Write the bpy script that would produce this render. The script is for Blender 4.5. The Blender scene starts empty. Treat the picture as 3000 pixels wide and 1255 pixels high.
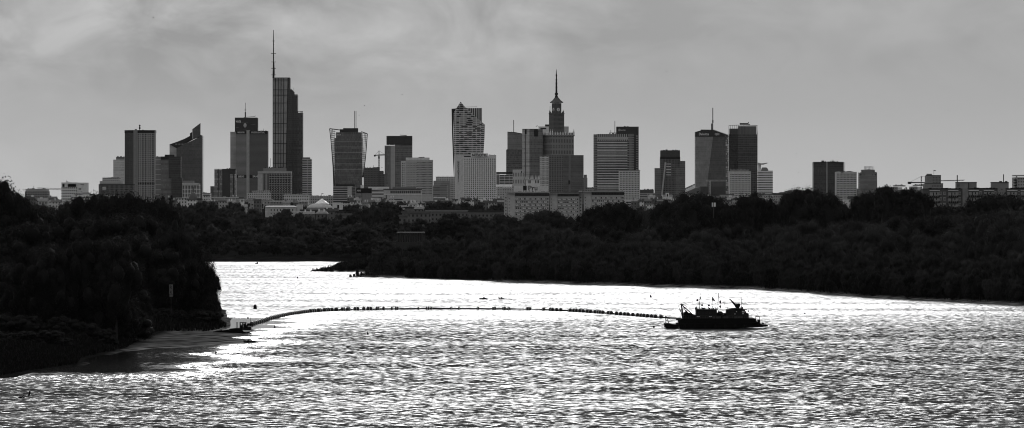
import bpy, math, random
import numpy as np
from mathutils import Vector, Matrix

# ---------------------------------------------------------------- camera, sky, sun, exposure
F, HZ, CAMZ = 11850.0, 585.0, 32.0            # focal length and horizon row in photo pixels, eye height in metres
SUN_EL, SUN_AZ = 14.0, 1.0                   # degrees above the horizon, degrees right of the view axis
SKY_STRENGTH, SUN_STRENGTH = 0.10, 0.56
sc = bpy.context.scene
cam = bpy.data.cameras.new('camera'); camo = bpy.data.objects.new('camera', cam); sc.collection.objects.link(camo)
camo.location = (0, 0, CAMZ); camo.rotation_euler = (math.radians(90), 0, 0)
cam.sensor_width = 36.0; cam.lens = 36.0 * F / 3000.0; cam.shift_y = (HZ - 627.5) / 3000.0
cam.clip_start = 5.0; cam.clip_end = 60000.0
sc.camera = camo
sc.view_settings.view_transform = 'Standard'; sc.view_settings.look = 'None'
sc.view_settings.exposure = 0.0; sc.view_settings.gamma = 1.0
sc.cycles.volume_bounces = 0; sc.cycles.filter_width = 1.05
sc.cycles.max_bounces = 6; sc.cycles.caustics_reflective = False; sc.cycles.caustics_refractive = False

world = bpy.data.worlds.new('World'); sc.world = world; world.use_nodes = True
def build_world():
    nt = world.node_tree; nt.nodes.clear(); N = nt.nodes.new; L = nt.links.new
    out = N('ShaderNodeOutputWorld'); bg = N('ShaderNodeBackground'); bg.inputs['Strength'].default_value = SKY_STRENGTH
    sky = N('ShaderNodeTexSky'); sky.sky_type = 'NISHITA'; sky.sun_disc = False
    sky.sun_elevation = math.radians(SUN_EL); sky.sun_rotation = math.radians(SUN_AZ)
    sky.air_density = 1.0; sky.dust_density = 2.0; sky.ozone_density = 1.0
    bw = N('ShaderNodeRGBToBW'); L(sky.outputs[0], bw.inputs[0])
    # grey veil of high cloud evens out the clear sky
    veil = N('ShaderNodeMath'); veil.operation = 'MULTIPLY_ADD'; veil.inputs[1].default_value = VEIL[0]; veil.inputs[2].default_value = VEIL[1]
    L(bw.outputs[0], veil.inputs[0])
    mn = N('ShaderNodeMath'); mn.operation = 'MINIMUM'; mn.inputs[1].default_value = VEIL[2]; L(veil.outputs[0], mn.inputs[0])
    tc = N('ShaderNodeTexCoord'); mp = N('ShaderNodeMapping'); mp.inputs['Scale'].default_value = (38, 38, 70)
    mp.inputs['Location'].default_value = (1.9, 5.6, 8.8)
    L(tc.outputs['Generated'], mp.inputs[0])
    n1 = N('ShaderNodeTexNoise'); n1.inputs['Scale'].default_value = 1.0; n1.inputs['Detail'].default_value = 7; n1.inputs['Roughness'].default_value = .55
    n1.inputs['Distortion'].default_value = .45
    L(mp.outputs[0], n1.inputs[0])
    r = N('ShaderNodeMapRange'); r.inputs[1].default_value = .36; r.inputs[2].default_value = .66; r.inputs[3].default_value = -.15; r.inputs[4].default_value = .36
    L(n1.outputs[0], r.inputs[0])
    # the cloud bank sits higher than about a degree and a half
    sep = N('ShaderNodeSeparateXYZ'); L(tc.outputs['Generated'], sep.inputs[0])
    e = N('ShaderNodeMapRange'); e.interpolation_type = 'SMOOTHSTEP'; e.inputs[1].default_value = .020; e.inputs[2].default_value = .044; e.inputs[3].default_value = .16; e.inputs[4].default_value = 1
    L(sep.outputs[2], e.inputs[0])
    m = N('ShaderNodeMath'); m.operation = 'MULTIPLY_ADD'; m.inputs[2].default_value = 1.0
    ex = N('ShaderNodeMapRange'); ex.interpolation_type = 'SMOOTHSTEP'; ex.inputs[1].default_value = -.03; ex.inputs[2].default_value = .07; ex.inputs[3].default_value = 1.; ex.inputs[4].default_value = .3; L(sep.outputs[0], ex.inputs[0])
    ee = N('ShaderNodeMath'); ee.operation = 'MULTIPLY'; L(e.outputs[0], ee.inputs[0]); L(ex.outputs[0], ee.inputs[1])
    L(r.outputs[0], m.inputs[0]); L(ee.outputs[0], m.inputs[1])
    # a cloudy sky is brighter overhead than low down
    oz = N('ShaderNodeMath'); oz.operation = 'MULTIPLY_ADD'; oz.use_clamp = False; oz.inputs[1].default_value = 1.5; L(sep.outputs[2], oz.inputs[0])
    hz = N('ShaderNodeMapRange'); hz.interpolation_type = 'SMOOTHSTEP'; hz.inputs[1].default_value = -.01; hz.inputs[2].default_value = .04; hz.inputs[3].default_value = 1.2; hz.inputs[4].default_value = .84; L(sep.outputs[2], hz.inputs[0]); L(hz.outputs[0], oz.inputs[2])
    mo = N('ShaderNodeMath'); mo.operation = 'MULTIPLY'; L(mn.outputs[0], mo.inputs[0]); L(oz.outputs[0], mo.inputs[1])
    mul = N('ShaderNodeMath'); mul.operation = 'MULTIPLY'; L(mo.outputs[0], mul.inputs[0]); L(m.outputs[0], mul.inputs[1])
    L(mul.outputs[0], bg.inputs['Color']); L(bg.outputs[0], out.inputs[0])
VEIL = (0.18, 1.82, 4.2)
build_world()

sun = bpy.data.lights.new('sun', 'SUN'); sun.energy = SUN_STRENGTH; sun.angle = math.radians(11); sun.color = (1, 1, 1)
suno = bpy.data.objects.new('sun', sun); sc.collection.objects.link(suno)
_e, _a = math.radians(SUN_EL), math.radians(SUN_AZ)
sdir = Vector((math.sin(_a) * math.cos(_e), math.cos(_a) * math.cos(_e), math.sin(_e)))
suno.rotation_euler = sdir.to_track_quat('Z', 'Y').to_euler()
suno.location = (0, 0, 500)

# ---------------------------------------------------------------- helpers
def X(px, D): return (px - 1500.0) / F * D
def Z(py, D): return CAMZ + (HZ - py) / F * D
def DW(py): return F * CAMZ / (py - HZ)       # distance of a point of the water surface
def lerp_tab(tab, x):
    return float(np.interp(x, [t[0] for t in tab], [t[1] for t in tab]))
def sm(a, b, x):
    t = np.clip((x - a) / (b - a), 0, 1); return t * t * (3 - 2 * t)

def tag(o, label=None, cat=None, group=None, kind=None):
    if label: o['label'] = label
    if cat: o['category'] = cat
    if group: o['group'] = group
    if kind: o['kind'] = kind
    return o
def empty(name, loc, label=None, cat=None, group=None, rz=0):
    o = bpy.data.objects.new(name, None); sc.collection.objects.link(o); o.location = loc; o.rotation_euler = (0, 0, rz)
    o.empty_display_size = 1
    return tag(o, label, cat, group)
def link(name, me, parent=None, loc=None):
    o = bpy.data.objects.new(name, me); sc.collection.objects.link(o)
    if parent is not None: o.parent = parent
    if loc is not None: o.location = loc
    return o
def copy_tree(o, parent=None):
    c = o.copy(); sc.collection.objects.link(c)
    if parent is not None: c.parent = parent
    for ch in list(o.children): copy_tree(ch, c)
    return c

class MB:
    """collects shapes; build() links them as one mesh object"""
    def __init__(s): s.v = []; s.f = []
    def add(s, vs, fs):
        n = len(s.v); s.v += [tuple(v) for v in vs]; s.f += [tuple(i + n for i in f) for f in fs]
    def box(s, x0, x1, y0, y1, z0, z1):
        s.add([(x0,y0,z0),(x1,y0,z0),(x1,y1,z0),(x0,y1,z0),(x0,y0,z1),(x1,y0,z1),(x1,y1,z1),(x0,y1,z1)],
              [(0,3,2,1),(4,5,6,7),(0,1,5,4),(1,2,6,5),(2,3,7,6),(3,0,4,7)])
    def prism(s, pts, z0, z1):                 # footprint (x, y), counter-clockwise or not
        a = sum(pts[i][0]*pts[(i+1)%len(pts)][1]-pts[(i+1)%len(pts)][0]*pts[i][1] for i in range(len(pts)))
        if a < 0: pts = pts[::-1]
        n = len(pts)
        zt = z1 if callable(z1) else (lambda p: z1)
        s.add([(p[0],p[1],z0) for p in pts]+[(p[0],p[1],zt(p)) for p in pts],
              [tuple(range(n))[::-1], tuple(range(n,2*n))]+[(i,(i+1)%n,(i+1)%n+n,i+n) for i in range(n)])
    def slab(s, pts, y0, y1):                  # outline (x, z) extruded in depth
        a = sum(pts[i][0]*pts[(i+1)%len(pts)][1]-pts[(i+1)%len(pts)][0]*pts[i][1] for i in range(len(pts)))
        if a < 0: pts = pts[::-1]
        n = len(pts)
        s.add([(p[0],y0,p[1]) for p in pts]+[(p[0],y1,p[1]) for p in pts],
              [tuple(range(n)), tuple(range(n,2*n))[::-1]]+[((i+1)%n,i,i+n,(i+1)%n+n) for i in range(n)])
    def tube(s, pts, r, n=6, r2=None):
        pts = [Vector(p) for p in pts]; rings = []
        for i, p in enumerate(pts):
            d = (pts[min(i+1,len(pts)-1)] - pts[max(i-1,0)])
            if d.length < 1e-9: d = Vector((0,0,1))
            d.normalize(); u = d.orthogonal().normalized(); w = d.cross(u)
            if i and rings:
                pass
            rr = r if r2 is None else r + (r2 - r) * i / (len(pts) - 1)
            rings.append([p + (u*math.cos(2*math.pi*k/n) + w*math.sin(2*math.pi*k/n)) * rr for k in range(n)])
        vs = [v for q in rings for v in q]; fs = []
        for i in range(len(pts)-1):
            for k in range(n):
                fs.append((i*n+k, i*n+(k+1)%n, (i+1)*n+(k+1)%n, (i+1)*n+k))
        fs += [tuple(range(n))[::-1], tuple(range((len(pts)-1)*n, len(pts)*n))]
        s.add(vs, fs)
    def bar(s, a, b, r): s.tube([a, b], r, 4)
    def lathe(s, prof, n=16, c=(0,0), rot=0, sx=1, sy=1):     # (radius, z)
        vs = []; fs = []
        for r, z in prof:
            for k in range(n):
                t = rot + 2*math.pi*k/n; vs.append((c[0]+r*math.cos(t)*sx, c[1]+r*math.sin(t)*sy, z))
        for i in range(len(prof)-1):
            for k in range(n): fs.append((i*n+k, i*n+(k+1)%n, (i+1)*n+(k+1)%n, (i+1)*n+k))
        fs += [tuple(range(n))[::-1], tuple(range((len(prof)-1)*n, len(prof)*n))]
        s.add(vs, fs)
    def ball(s, c, r, n=12, sx=1, sy=1, sz=1):
        m = n//2; prof = [(max(r*math.sin(math.pi*i/m),1e-3), c[2]-r*sz*math.cos(math.pi*i/m)) for i in range(m+1)]
        s.lathe(prof, n, (c[0],c[1]), 0, sx, sy)
    def build(s, name, mat, parent=None, loc=None, smooth=False):
        me = bpy.data.meshes.new(name); me.from_pydata(s.v, [], s.f); me.update()
        if mat is not None: me.materials.append(mat)
        uv = me.uv_layers.new(name='UVMap'); nl = len(me.loops)
        if nl:
            co = np.empty(len(me.vertices)*3); me.vertices.foreach_get('co', co); co = co.reshape(-1,3)
            nr = np.empty(len(me.polygons)*3); me.polygons.foreach_get('normal', nr); nr = nr.reshape(-1,3)
            lt = np.empty(len(me.polygons), dtype=np.int32); me.polygons.foreach_get('loop_total', lt)
            vi = np.empty(nl, dtype=np.int32); me.loops.foreach_get('vertex_index', vi)
            pn = np.repeat(nr, lt, axis=0); c = co[vi]
            h = np.hypot(pn[:,0], pn[:,1]) + 1e-9
            u = np.where(np.abs(pn[:,2])<.75, (-pn[:,1]*c[:,0]+pn[:,0]*c[:,1])/h, c[:,0])
            v = np.where(np.abs(pn[:,2])<.75, c[:,2], c[:,1])
            uv.data.foreach_set('uv', np.stack([u,v],1).ravel())
        if smooth:
            me.polygons.foreach_set('use_smooth', np.ones(len(me.polygons), dtype=bool))
        return link(name, me, parent, loc)

# ---------------------------------------------------------------- materials (all grey: the photograph has no colour)
_M = {}
def _tone(v): return min(.82, v*(.7+.95*float(np.clip((v-.04)/.26, 0, 1))))
def principled(name):
    m = bpy.data.materials.new(name); m.use_nodes = True; nt = m.node_tree
    return m, nt, nt.nodes['Principled BSDF']
def mat(name, v, rough=.7, spec=.3, metal=0., var=.12, scale=.35):
    if name in _M: return _M[name]
    v = _tone(v)
    m, nt, b = principled(name); N = nt.nodes.new; L = nt.links.new
    b.inputs['Roughness'].default_value = rough; b.inputs['Specular IOR Level'].default_value = spec; b.inputs['Metallic'].default_value = metal
    tc = N('ShaderNodeTexCoord'); no = N('ShaderNodeTexNoise'); no.inputs['Scale'].default_value = scale; no.inputs['Detail'].default_value = 4
    L(tc.outputs['Object'], no.inputs[0])
    r = N('ShaderNodeMapRange'); r.inputs[1].default_value = .3; r.inputs[2].default_value = .7; r.inputs[3].default_value = v*(1-var); r.inputs[4].default_value = v*(1+var)
    L(no.outputs[0], r.inputs[0]); L(r.outputs[0], b.inputs['Base Color'])
    _M[name] = m; return m
def facade(name, wall, glass, fh=3.6, bw=3., fu=.7, fv=.55, rough=.2, var=.5, gm=.0, wallrough=.65, rowvar=.25, dirt=.12):
    """wall with a grid of windows: fh storey height, bw bay width, fu and fv the glazed share of each"""
    if name in _M: return _M[name]
    wall, glass = _tone(wall), _tone(glass)
    m, nt, b = principled(name); N = nt.nodes.new; L = nt.links.new
    def math_(op, a, c=None, d=None):
        n = N('ShaderNodeMath'); n.operation = op
        for i, q in enumerate((a, c, d)):
            if q is None: continue
            if isinstance(q, (int, float)): n.inputs[i].default_value = q
            else: L(q, n.inputs[i])
        return n.outputs[0]
    uv = N('ShaderNodeUVMap'); uv.uv_map = 'UVMap'; s = N('ShaderNodeSeparateXYZ'); L(uv.outputs[0], s.inputs[0])
    U = math_('DIVIDE', s.outputs[0], bw); V = math_('DIVIDE', s.outputs[1], fh)
    fu_ = math_('LESS_THAN', math_('FRACT', U), fu); fv_ = math_('LESS_THAN', math_('FRACT', V), fv)
    mask = math_('MULTIPLY', fu_, fv_)
    cx = N('ShaderNodeCombineXYZ'); L(math_('FLOOR', U), cx.inputs[0]); L(math_('FLOOR', V), cx.inputs[1])
    wn = N('ShaderNodeTexWhiteNoise'); wn.noise_dimensions = '3D'; L(cx.outputs[0], wn.inputs[0])
    cr = N('ShaderNodeCombineXYZ'); L(math_('FLOOR', V), cr.inputs[1]); cr.inputs[0].default_value = 3.3
    wr = N('ShaderNodeTexWhiteNoise'); wr.noise_dimensions = '3D'; L(cr.outputs[0], wr.inputs[0])
    # blinds and curtains differ from window to window and floor to floor
    g = math_('MULTIPLY_ADD', wn.outputs[0], 2*var*glass, glass*(1-var))
    g = math_('MULTIPLY', g, math_('MULTIPLY_ADD', wr.outputs[0], 2*rowvar, 1-rowvar))
    tc = N('ShaderNodeTexCoord'); no = N('ShaderNodeTexNoise'); no.inputs['Scale'].default_value = .06; no.inputs['Detail'].default_value = 5
    L(tc.outputs['Object'], no.inputs[0])
    w = math_('MULTIPLY_ADD', no.outputs[0], 2*dirt*wall, wall*(1-dirt))
    g = math_('MULTIPLY', g, math_('MULTIPLY_ADD', no.outputs[0], 1.2, .4))
    mx = N('ShaderNodeMix'); mx.data_type = 'FLOAT'; L(mask, mx.inputs[0]); L(w, mx.inputs[2]); L(g, mx.inputs[3])
    L(mx.outputs[0], b.inputs['Base Color'])
    mr = N('ShaderNodeMix'); mr.data_type = 'FLOAT'; L(mask, mr.inputs[0]); mr.inputs[2].default_value = wallrough; mr.inputs[3].default_value = rough
    L(mr.outputs[0], b.inputs['Roughness'])
    if gm: L(math_('MULTIPLY', mask, gm), b.inputs['Metallic'])
    _M[name] = m; return m
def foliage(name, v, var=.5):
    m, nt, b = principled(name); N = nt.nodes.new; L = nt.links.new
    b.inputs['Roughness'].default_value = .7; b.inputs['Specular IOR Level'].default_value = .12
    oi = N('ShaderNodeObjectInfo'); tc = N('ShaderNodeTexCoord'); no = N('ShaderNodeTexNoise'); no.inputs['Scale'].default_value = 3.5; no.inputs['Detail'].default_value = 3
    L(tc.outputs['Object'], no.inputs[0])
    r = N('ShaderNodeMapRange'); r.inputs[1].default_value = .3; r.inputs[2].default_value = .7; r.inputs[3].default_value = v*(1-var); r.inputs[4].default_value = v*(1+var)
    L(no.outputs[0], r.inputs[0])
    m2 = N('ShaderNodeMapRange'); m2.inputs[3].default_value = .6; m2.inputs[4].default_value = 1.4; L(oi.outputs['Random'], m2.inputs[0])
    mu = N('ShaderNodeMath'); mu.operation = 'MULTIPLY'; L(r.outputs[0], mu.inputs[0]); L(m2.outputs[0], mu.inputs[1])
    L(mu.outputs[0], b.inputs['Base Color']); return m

WHITE = mat('white_paint', .75, .5); PALE = mat('pale_render', .5, .8); CONC = mat('concrete', .32, .85)
GREY = mat('grey_panel', .18, .6); DARK = mat('dark_panel', .035, .7, .1); BLACK = mat('black_steel', .01, .7, .1)
HULL = mat('hull_paint', .006, .7, .08); ROOF = mat('roof_felt', .12, .8); METAL = mat('zinc_sheet', .4, .7)
GLASSD = mat('dark_glass', .015, .3, .3); SIGNW = mat('sign_white', .85, .5, var=.03); SIGNK = mat('sign_black', .015, .4, var=.03)
MAST = mat('mast_steel', .08, .6)

# ---------------------------------------------------------------- water and ground
def build_water():
    m, nt, b = principled('river_water'); N = nt.nodes.new; L = nt.links.new
    b.inputs['Base Color'].default_value = (.012,.012,.012,1); b.inputs['IOR'].default_value = 1.333
    b.inputs['Specular IOR Level'].default_value = .5
    tc = N('ShaderNodeTexCoord')
    def noise(sx, sy, det, seed, rough=.5, dist=0):
        mp = N('ShaderNodeMapping'); mp.inputs['Scale'].default_value = (sx, sy, 1); mp.inputs['Location'].default_value = (seed, seed*.7, 0)
        mp.inputs['Rotation'].default_value = (0, 0, math.radians(WROT))
        L(tc.outputs['Object'], mp.inputs[0]); n = N('ShaderNodeTexNoise'); n.inputs['Scale'].default_value = 1; n.inputs['Detail'].default_value = det
        n.inputs['Roughness'].default_value = rough; n.inputs['Distortion'].default_value = dist
        L(mp.outputs[0], n.inputs[0]); return n
    def vm(op, a, c):
        n = N('ShaderNodeVectorMath'); n.operation = op
        for i, q in enumerate((a, c)):
            if isinstance(q, (tuple, float, int)): n.inputs[i].default_value = q
            else: L(q, n.inputs[i])
        return n.outputs[0]
    # wave slopes from three bands of ripples, plus broad wind patches that raise or calm them
    a = noise(1/1.5, 1/1.05, 2, 3.0, .45); c = noise(1/4.2, 1/3.4, 2, 11.0); d = noise(1/.7, 1/1.1, 1, 21.0)
    patch = noise(1/150., 1/34., 3, 5.5, .55)
    pr = N('ShaderNodeMapRange'); pr.inputs[1].default_value = .38; pr.inputs[2].default_value = .62; pr.inputs[3].default_value = PATCH[0]; pr.inputs[4].default_value = PATCH[1]
    L(patch.outputs[0], pr.inputs[0])
    # the wind ruffles the near reach; beyond about a kilometre the river lies calmer
    sp = N('ShaderNodeSeparateXYZ'); L(tc.outputs['Object'], sp.inputs[0])
    wob = N('ShaderNodeMath'); wob.operation = 'MULTIPLY_ADD'; wob.inputs[1].default_value = 260.; L(patch.outputs[0], wob.inputs[0]); L(sp.outputs[1], wob.inputs[2])
    calm = N('ShaderNodeMapRange'); calm.interpolation_type = 'SMOOTHSTEP'; calm.inputs[1].default_value = CALM[0]; calm.inputs[2].default_value = CALM[1]; calm.inputs[3].default_value = 1.; calm.inputs[4].default_value = CALM[2]; L(wob.outputs[0], calm.inputs[0])
    amp = N('ShaderNodeMath'); amp.operation = 'MULTIPLY'; L(pr.outputs[0], amp.inputs[0]); L(calm.outputs[0], amp.inputs[1])
    # in the lee of the left bank the water is smooth enough to mirror the trees
    def ramp(src, a, c):
        n = N('ShaderNodeMapRange'); n.interpolation_type = 'SMOOTHSTEP'; n.inputs[1].default_value = a; n.inputs[2].default_value = c; L(src, n.inputs[0]); return n.outputs[0]
    def mul(p, q):
        n = N('ShaderNodeMath'); n.operation = 'MULTIPLY'; L(p, n.inputs[0]); L(q, n.inputs[1]); return n.outputs[0]
    wx = N('ShaderNodeMath'); wx.operation = 'MULTIPLY_ADD'; wx.inputs[1].default_value = 34.; L(patch.outputs[0], wx.inputs[0]); L(sp.outputs[0], wx.inputs[2])
    lee = mul(mul(ramp(wx.outputs[0], -28, -48), ramp(sp.outputs[1], 690, 755)), ramp(sp.outputs[1], 1130, 1080))
    la = N('ShaderNodeMapRange'); la.inputs[3].default_value = 1.; la.inputs[4].default_value = LEE[0]; L(lee, la.inputs[0])
    lr = N('ShaderNodeMapRange'); lr.inputs[3].default_value = WROUGH; lr.inputs[4].default_value = LEE[1]; L(lee, lr.inputs[0]); L(lr.outputs[0], b.inputs['Roughness'])
    ampv = N('ShaderNodeCombineXYZ'); L(la.outputs[0], ampv.inputs[0]); L(mul(amp.outputs[0], la.outputs[0]), ampv.inputs[1])
    va = vm('MULTIPLY', vm('SUBTRACT', a.outputs['Color'], (.5,.5,.5)), (SLOPE[0]*1.7, SLOPE[0], 0))
    vc = vm('MULTIPLY', vm('SUBTRACT', c.outputs['Color'], (.5,.5,.5)), (SLOPE[1]*.8, SLOPE[1], 0))
    vd = vm('MULTIPLY', vm('SUBTRACT', d.outputs['Color'], (.5,.5,.5)), (SLOPE[2], SLOPE[2], 0))
    s = vm('ADD', vm('ADD', vm('ADD', va, vc), vd), (0, -BIAS, 0))   # seen this low, waves hide their far sides
    sc_ = N('ShaderNodeVectorMath'); sc_.operation = 'MULTIPLY'; L(s, sc_.inputs[0]); L(ampv.outputs[0], sc_.inputs[1])
    nrm = N('ShaderNodeVectorMath'); nrm.operation = 'NORMALIZE'; L(vm('ADD', sc_.outputs[0], (0,0,1.)), nrm.inputs[0])
    L(nrm.outputs[0], b.inputs['Normal'])
    mb = MB(); mb.add([(-14000,150,0),(14000,150,0),(14000,4200,0),(-14000,4200,0)], [(0,1,2,3)])
    o = mb.build('river', m); tag(o, kind='structure')
WROT = 0; SLOPE = (2.15, .4, .45); PATCH = (.62, 1.42); WROUGH = .34; BIAS = .335; CALM = (1080, 1260, .385); LEE = (.05, .08)
build_water()

def W(px, py): D = DW(py); return (X(px, D), D)
LEFT = [W(-700,1111)]+[W(*p) for p in [(-200,1118),(0,1111),(83,1092),(150,1082),(239,1070),(252,1050),(378,1026),(418,1003),(412,978),(520,975),(623,973),(676,961),(668,930),(657,915),(640,893),(620,862)]]+[(-165,1640),(-230,1900),(-420,2500),(-3000,2500),(-3000,900)]
SAND = [W(*p) for p in [(330,1030),(420,1022),(560,1017),(690,1005),(745,1001),(700,992),(640,990),(725,985),(690,977),(600,973),(400,972),(380,1000)]]
RIGHT = [W(*p) for p in [(3700,935),(3300,912),(3000,894),(2562,871),(2213,847),(1887,838),(1630,830),(1456,826),(1450,815),(1165,813),(1013,813.5),(1060,809),(1070,797),(902,795),(930,789),(975,782),(990,770)]]+[(-30,2120),(300,2500),(3000,2500),(3000,1200)]
FAR = [(-3000,2100)]+[W(*p) for p in [(380,768),(640,767.5),(800,767),(966,765.5),(1200,764),(1600,763)]]+[(3000,2110),(3000,16000),(-3000,16000)]
def inside_dist(poly, P):
    """signed distance to a polygon, positive inside"""
    x, y = P[:,0], P[:,1]; ins = np.zeros(len(P), bool); dmin = np.full(len(P), 1e9)
    for i in range(len(poly)):
        x0,y0 = poly[i]; x1,y1 = poly[(i+1)%len(poly)]
        c = ((y0>y)!=(y1>y)) & (x < (x1-x0)*(y-y0)/((y1-y0)+1e-12)+x0); ins ^= c
        dx,dy = x1-x0,y1-y0; t = np.clip(((x-x0)*dx+(y-y0)*dy)/(dx*dx+dy*dy+1e-9),0,1)
        dmin = np.minimum(dmin, np.hypot(x-x0-t*dx, y-y0-t*dy))
    return np.where(ins, dmin, -dmin)
def bumps(P, s, seed):
    return (np.sin(P[:,0]/s+seed)*np.sin(P[:,1]/s*1.3+seed*2.1)+.5*np.sin(P[:,0]/s*2.7+seed*3)*np.cos(P[:,1]/s*2.2+seed))
def height(P):
    P = np.atleast_2d(np.asarray(P, float)); y = P[:,1]
    d = np.maximum(np.maximum(inside_dist(LEFT,P), inside_dist(RIGHT,P)), inside_dist(FAR,P))
    h = np.where(d>0, .25+1.9*sm(0,14,d), -.05+np.maximum(d,-30)*.12)
    ds = inside_dist(SAND,P); h = np.maximum(h, np.where(ds>-6, .05+.045*np.minimum(ds,9)+.05*bumps(P,7,1.)*(ds>0), -9))
    city = sm(2130,2600,y)*5 + sm(2500,4400,y)*17.5
    land = (d>0)
    h = h + land*(city + .25*bumps(P,23,.4)*sm(4,30,d))
    return h
def gz(x, y): return float(height([(x, y)])[0])
def axis(segs):
    out = []
    for a, b, st in segs: out += list(np.arange(a, b, st))
    out.append(segs[-1][1]); return np.array(out)
def build_ground():
    xs = axis([(-30000,-3000,3000),(-3000,-420,130),(-420,420,7),(420,3000,130),(3000,30000,3000)])
    ys = axis([(100,620,60),(620,1300,4.5),(1300,2520,9),(2520,5000,70),(5000,16000,600),(16000,60000,6000)])
    gx, gy = np.meshgrid(xs, ys); P = np.stack([gx.ravel(), gy.ravel()],1); z = height(P)
    z = np.where((P[:,1]>4000) & (z<20), 20, z); z = np.where((np.abs(P[:,0])>3000)&(z<-3), -3, z)
    nx, ny = len(xs), len(ys); idx = np.arange(nx*ny).reshape(ny,nx)
    f = np.stack([idx[:-1,:-1],idx[:-1,1:],idx[1:,1:],idx[1:,:-1]],-1).reshape(-1,4)
    me = bpy.data.meshes.new('ground'); me.from_pydata(np.column_stack([P,z]).tolist(), [], f.tolist()); me.update()
    me.polygons.foreach_set('use_smooth', np.ones(len(me.polygons), dtype=bool))
    m, nt, b = principled('river_bank_earth'); N = nt.nodes.new; L = nt.links.new
    tc = N('ShaderNodeTexCoord'); no = N('ShaderNodeTexNoise'); no.inputs['Scale'].default_value = .22; no.inputs['Detail'].default_value = 6; L(tc.outputs['Object'], no.inputs[0])
    s = N('ShaderNodeSeparateXYZ'); L(tc.outputs['Object'], s.inputs[0])
    hr = N('ShaderNodeMapRange'); hr.inputs[1].default_value = .0; hr.inputs[2].default_value = .9; L(s.outputs[2], hr.inputs[0])
    sand = N('ShaderNodeMapRange'); sand.inputs[1].default_value = .35; sand.inputs[2].default_value = .65; sand.inputs[3].default_value = .02; sand.inputs[4].default_value = .3; L(no.outputs[0], sand.inputs[0])
    turf = N('ShaderNodeMapRange'); turf.inputs[1].default_value = .3; turf.inputs[2].default_value = .7; turf.inputs[3].default_value = .008; turf.inputs[4].default_value = .02; L(no.outputs[0], turf.inputs[0])
    xm = N('ShaderNodeMapRange'); xm.inputs[1].default_value = -84; xm.inputs[2].default_value = -78; xm.inputs[3].default_value = 1; xm.inputs[4].default_value = 0; L(s.outputs[0], xm.inputs[0])
    mxx = N('ShaderNodeMath'); mxx.operation = 'MAXIMUM'; L(xm.outputs[0], mxx.inputs[0]); L(hr.outputs[0], mxx.inputs[1])
    mx = N('ShaderNodeMix'); mx.data_type = 'FLOAT'; L(mxx.outputs[0], mx.inputs[0]); L(sand.outputs[0], mx.inputs[2]); L(turf.outputs[0], mx.inputs[3])
    L(mx.outputs[0], b.inputs['Base Color']); b.inputs['Roughness'].default_value = 1; b.inputs['Specular IOR Level'].default_value = 0
    bp = N('ShaderNodeBump'); bp.inputs['Strength'].default_value = .6; bp.inputs['Distance'].default_value = .3; L(no.outputs[0], bp.inputs['Height']); L(bp.outputs[0], b.inputs['Normal'])
    me.materials.append(m); tag(link('ground', me), kind='structure')
build_ground()

# ---------------------------------------------------------------- trees
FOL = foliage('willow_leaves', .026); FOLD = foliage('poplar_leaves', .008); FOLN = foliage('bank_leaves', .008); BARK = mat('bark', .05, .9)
def quads_mesh(name, C, U, V, core, m):
    """leaf-sized quads (centres C, half axes U, V) plus a lumpy inner core"""
    n = len(C); v = np.concatenate([C-U-V*.4, C+U*.15-V, C+U+V*.4, C-U*.15+V], 1).reshape(-1,3)
    cv, cf = core
    allv = np.vstack([v, cv]); nf = n + len(cf)
    me = bpy.data.meshes.new(name); me.vertices.add(len(allv)); me.vertices.foreach_set('co', allv.ravel())
    li = np.concatenate([np.arange(4*n), (np.array(cf)+4*n).ravel()]); me.loops.add(len(li)); me.loops.foreach_set('vertex_index', li.astype(np.int32))
    me.polygons.add(nf); me.polygons.foreach_set('loop_start', (np.arange(nf)*4).astype(np.int32))
    me.vertices.foreach_set('co', (allv/np.array([1,1,np.percentile(allv[:4*n,2],99.5)/20.])).ravel()); me.update(calc_edges=True); me.validate(); me.materials.append(m); return me
def lump(c, r, rng, n=8, m=5):
    vs = []; fs = []
    ph = rng.uniform(0, 6, 3)
    for i in range(m+1):
        for k in range(n):
            t = 2*math.pi*k/n; a = math.pi*(i+.02)/(m+.04); q = 1+.25*math.sin(3*t+ph[0])*math.sin(2*a+ph[1])
            vs.append((c[0]+r[0]*q*math.sin(a)*math.cos(t), c[1]+r[0]*q*math.sin(a)*math.sin(t), c[2]-r[1]*q*math.cos(a)))
    for i in range(m):
        for k in range(n): fs.append((i*n+k, i*n+(k+1)%n, (i+1)*n+(k+1)%n, (i+1)*n+k))
    return vs, fs
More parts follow.
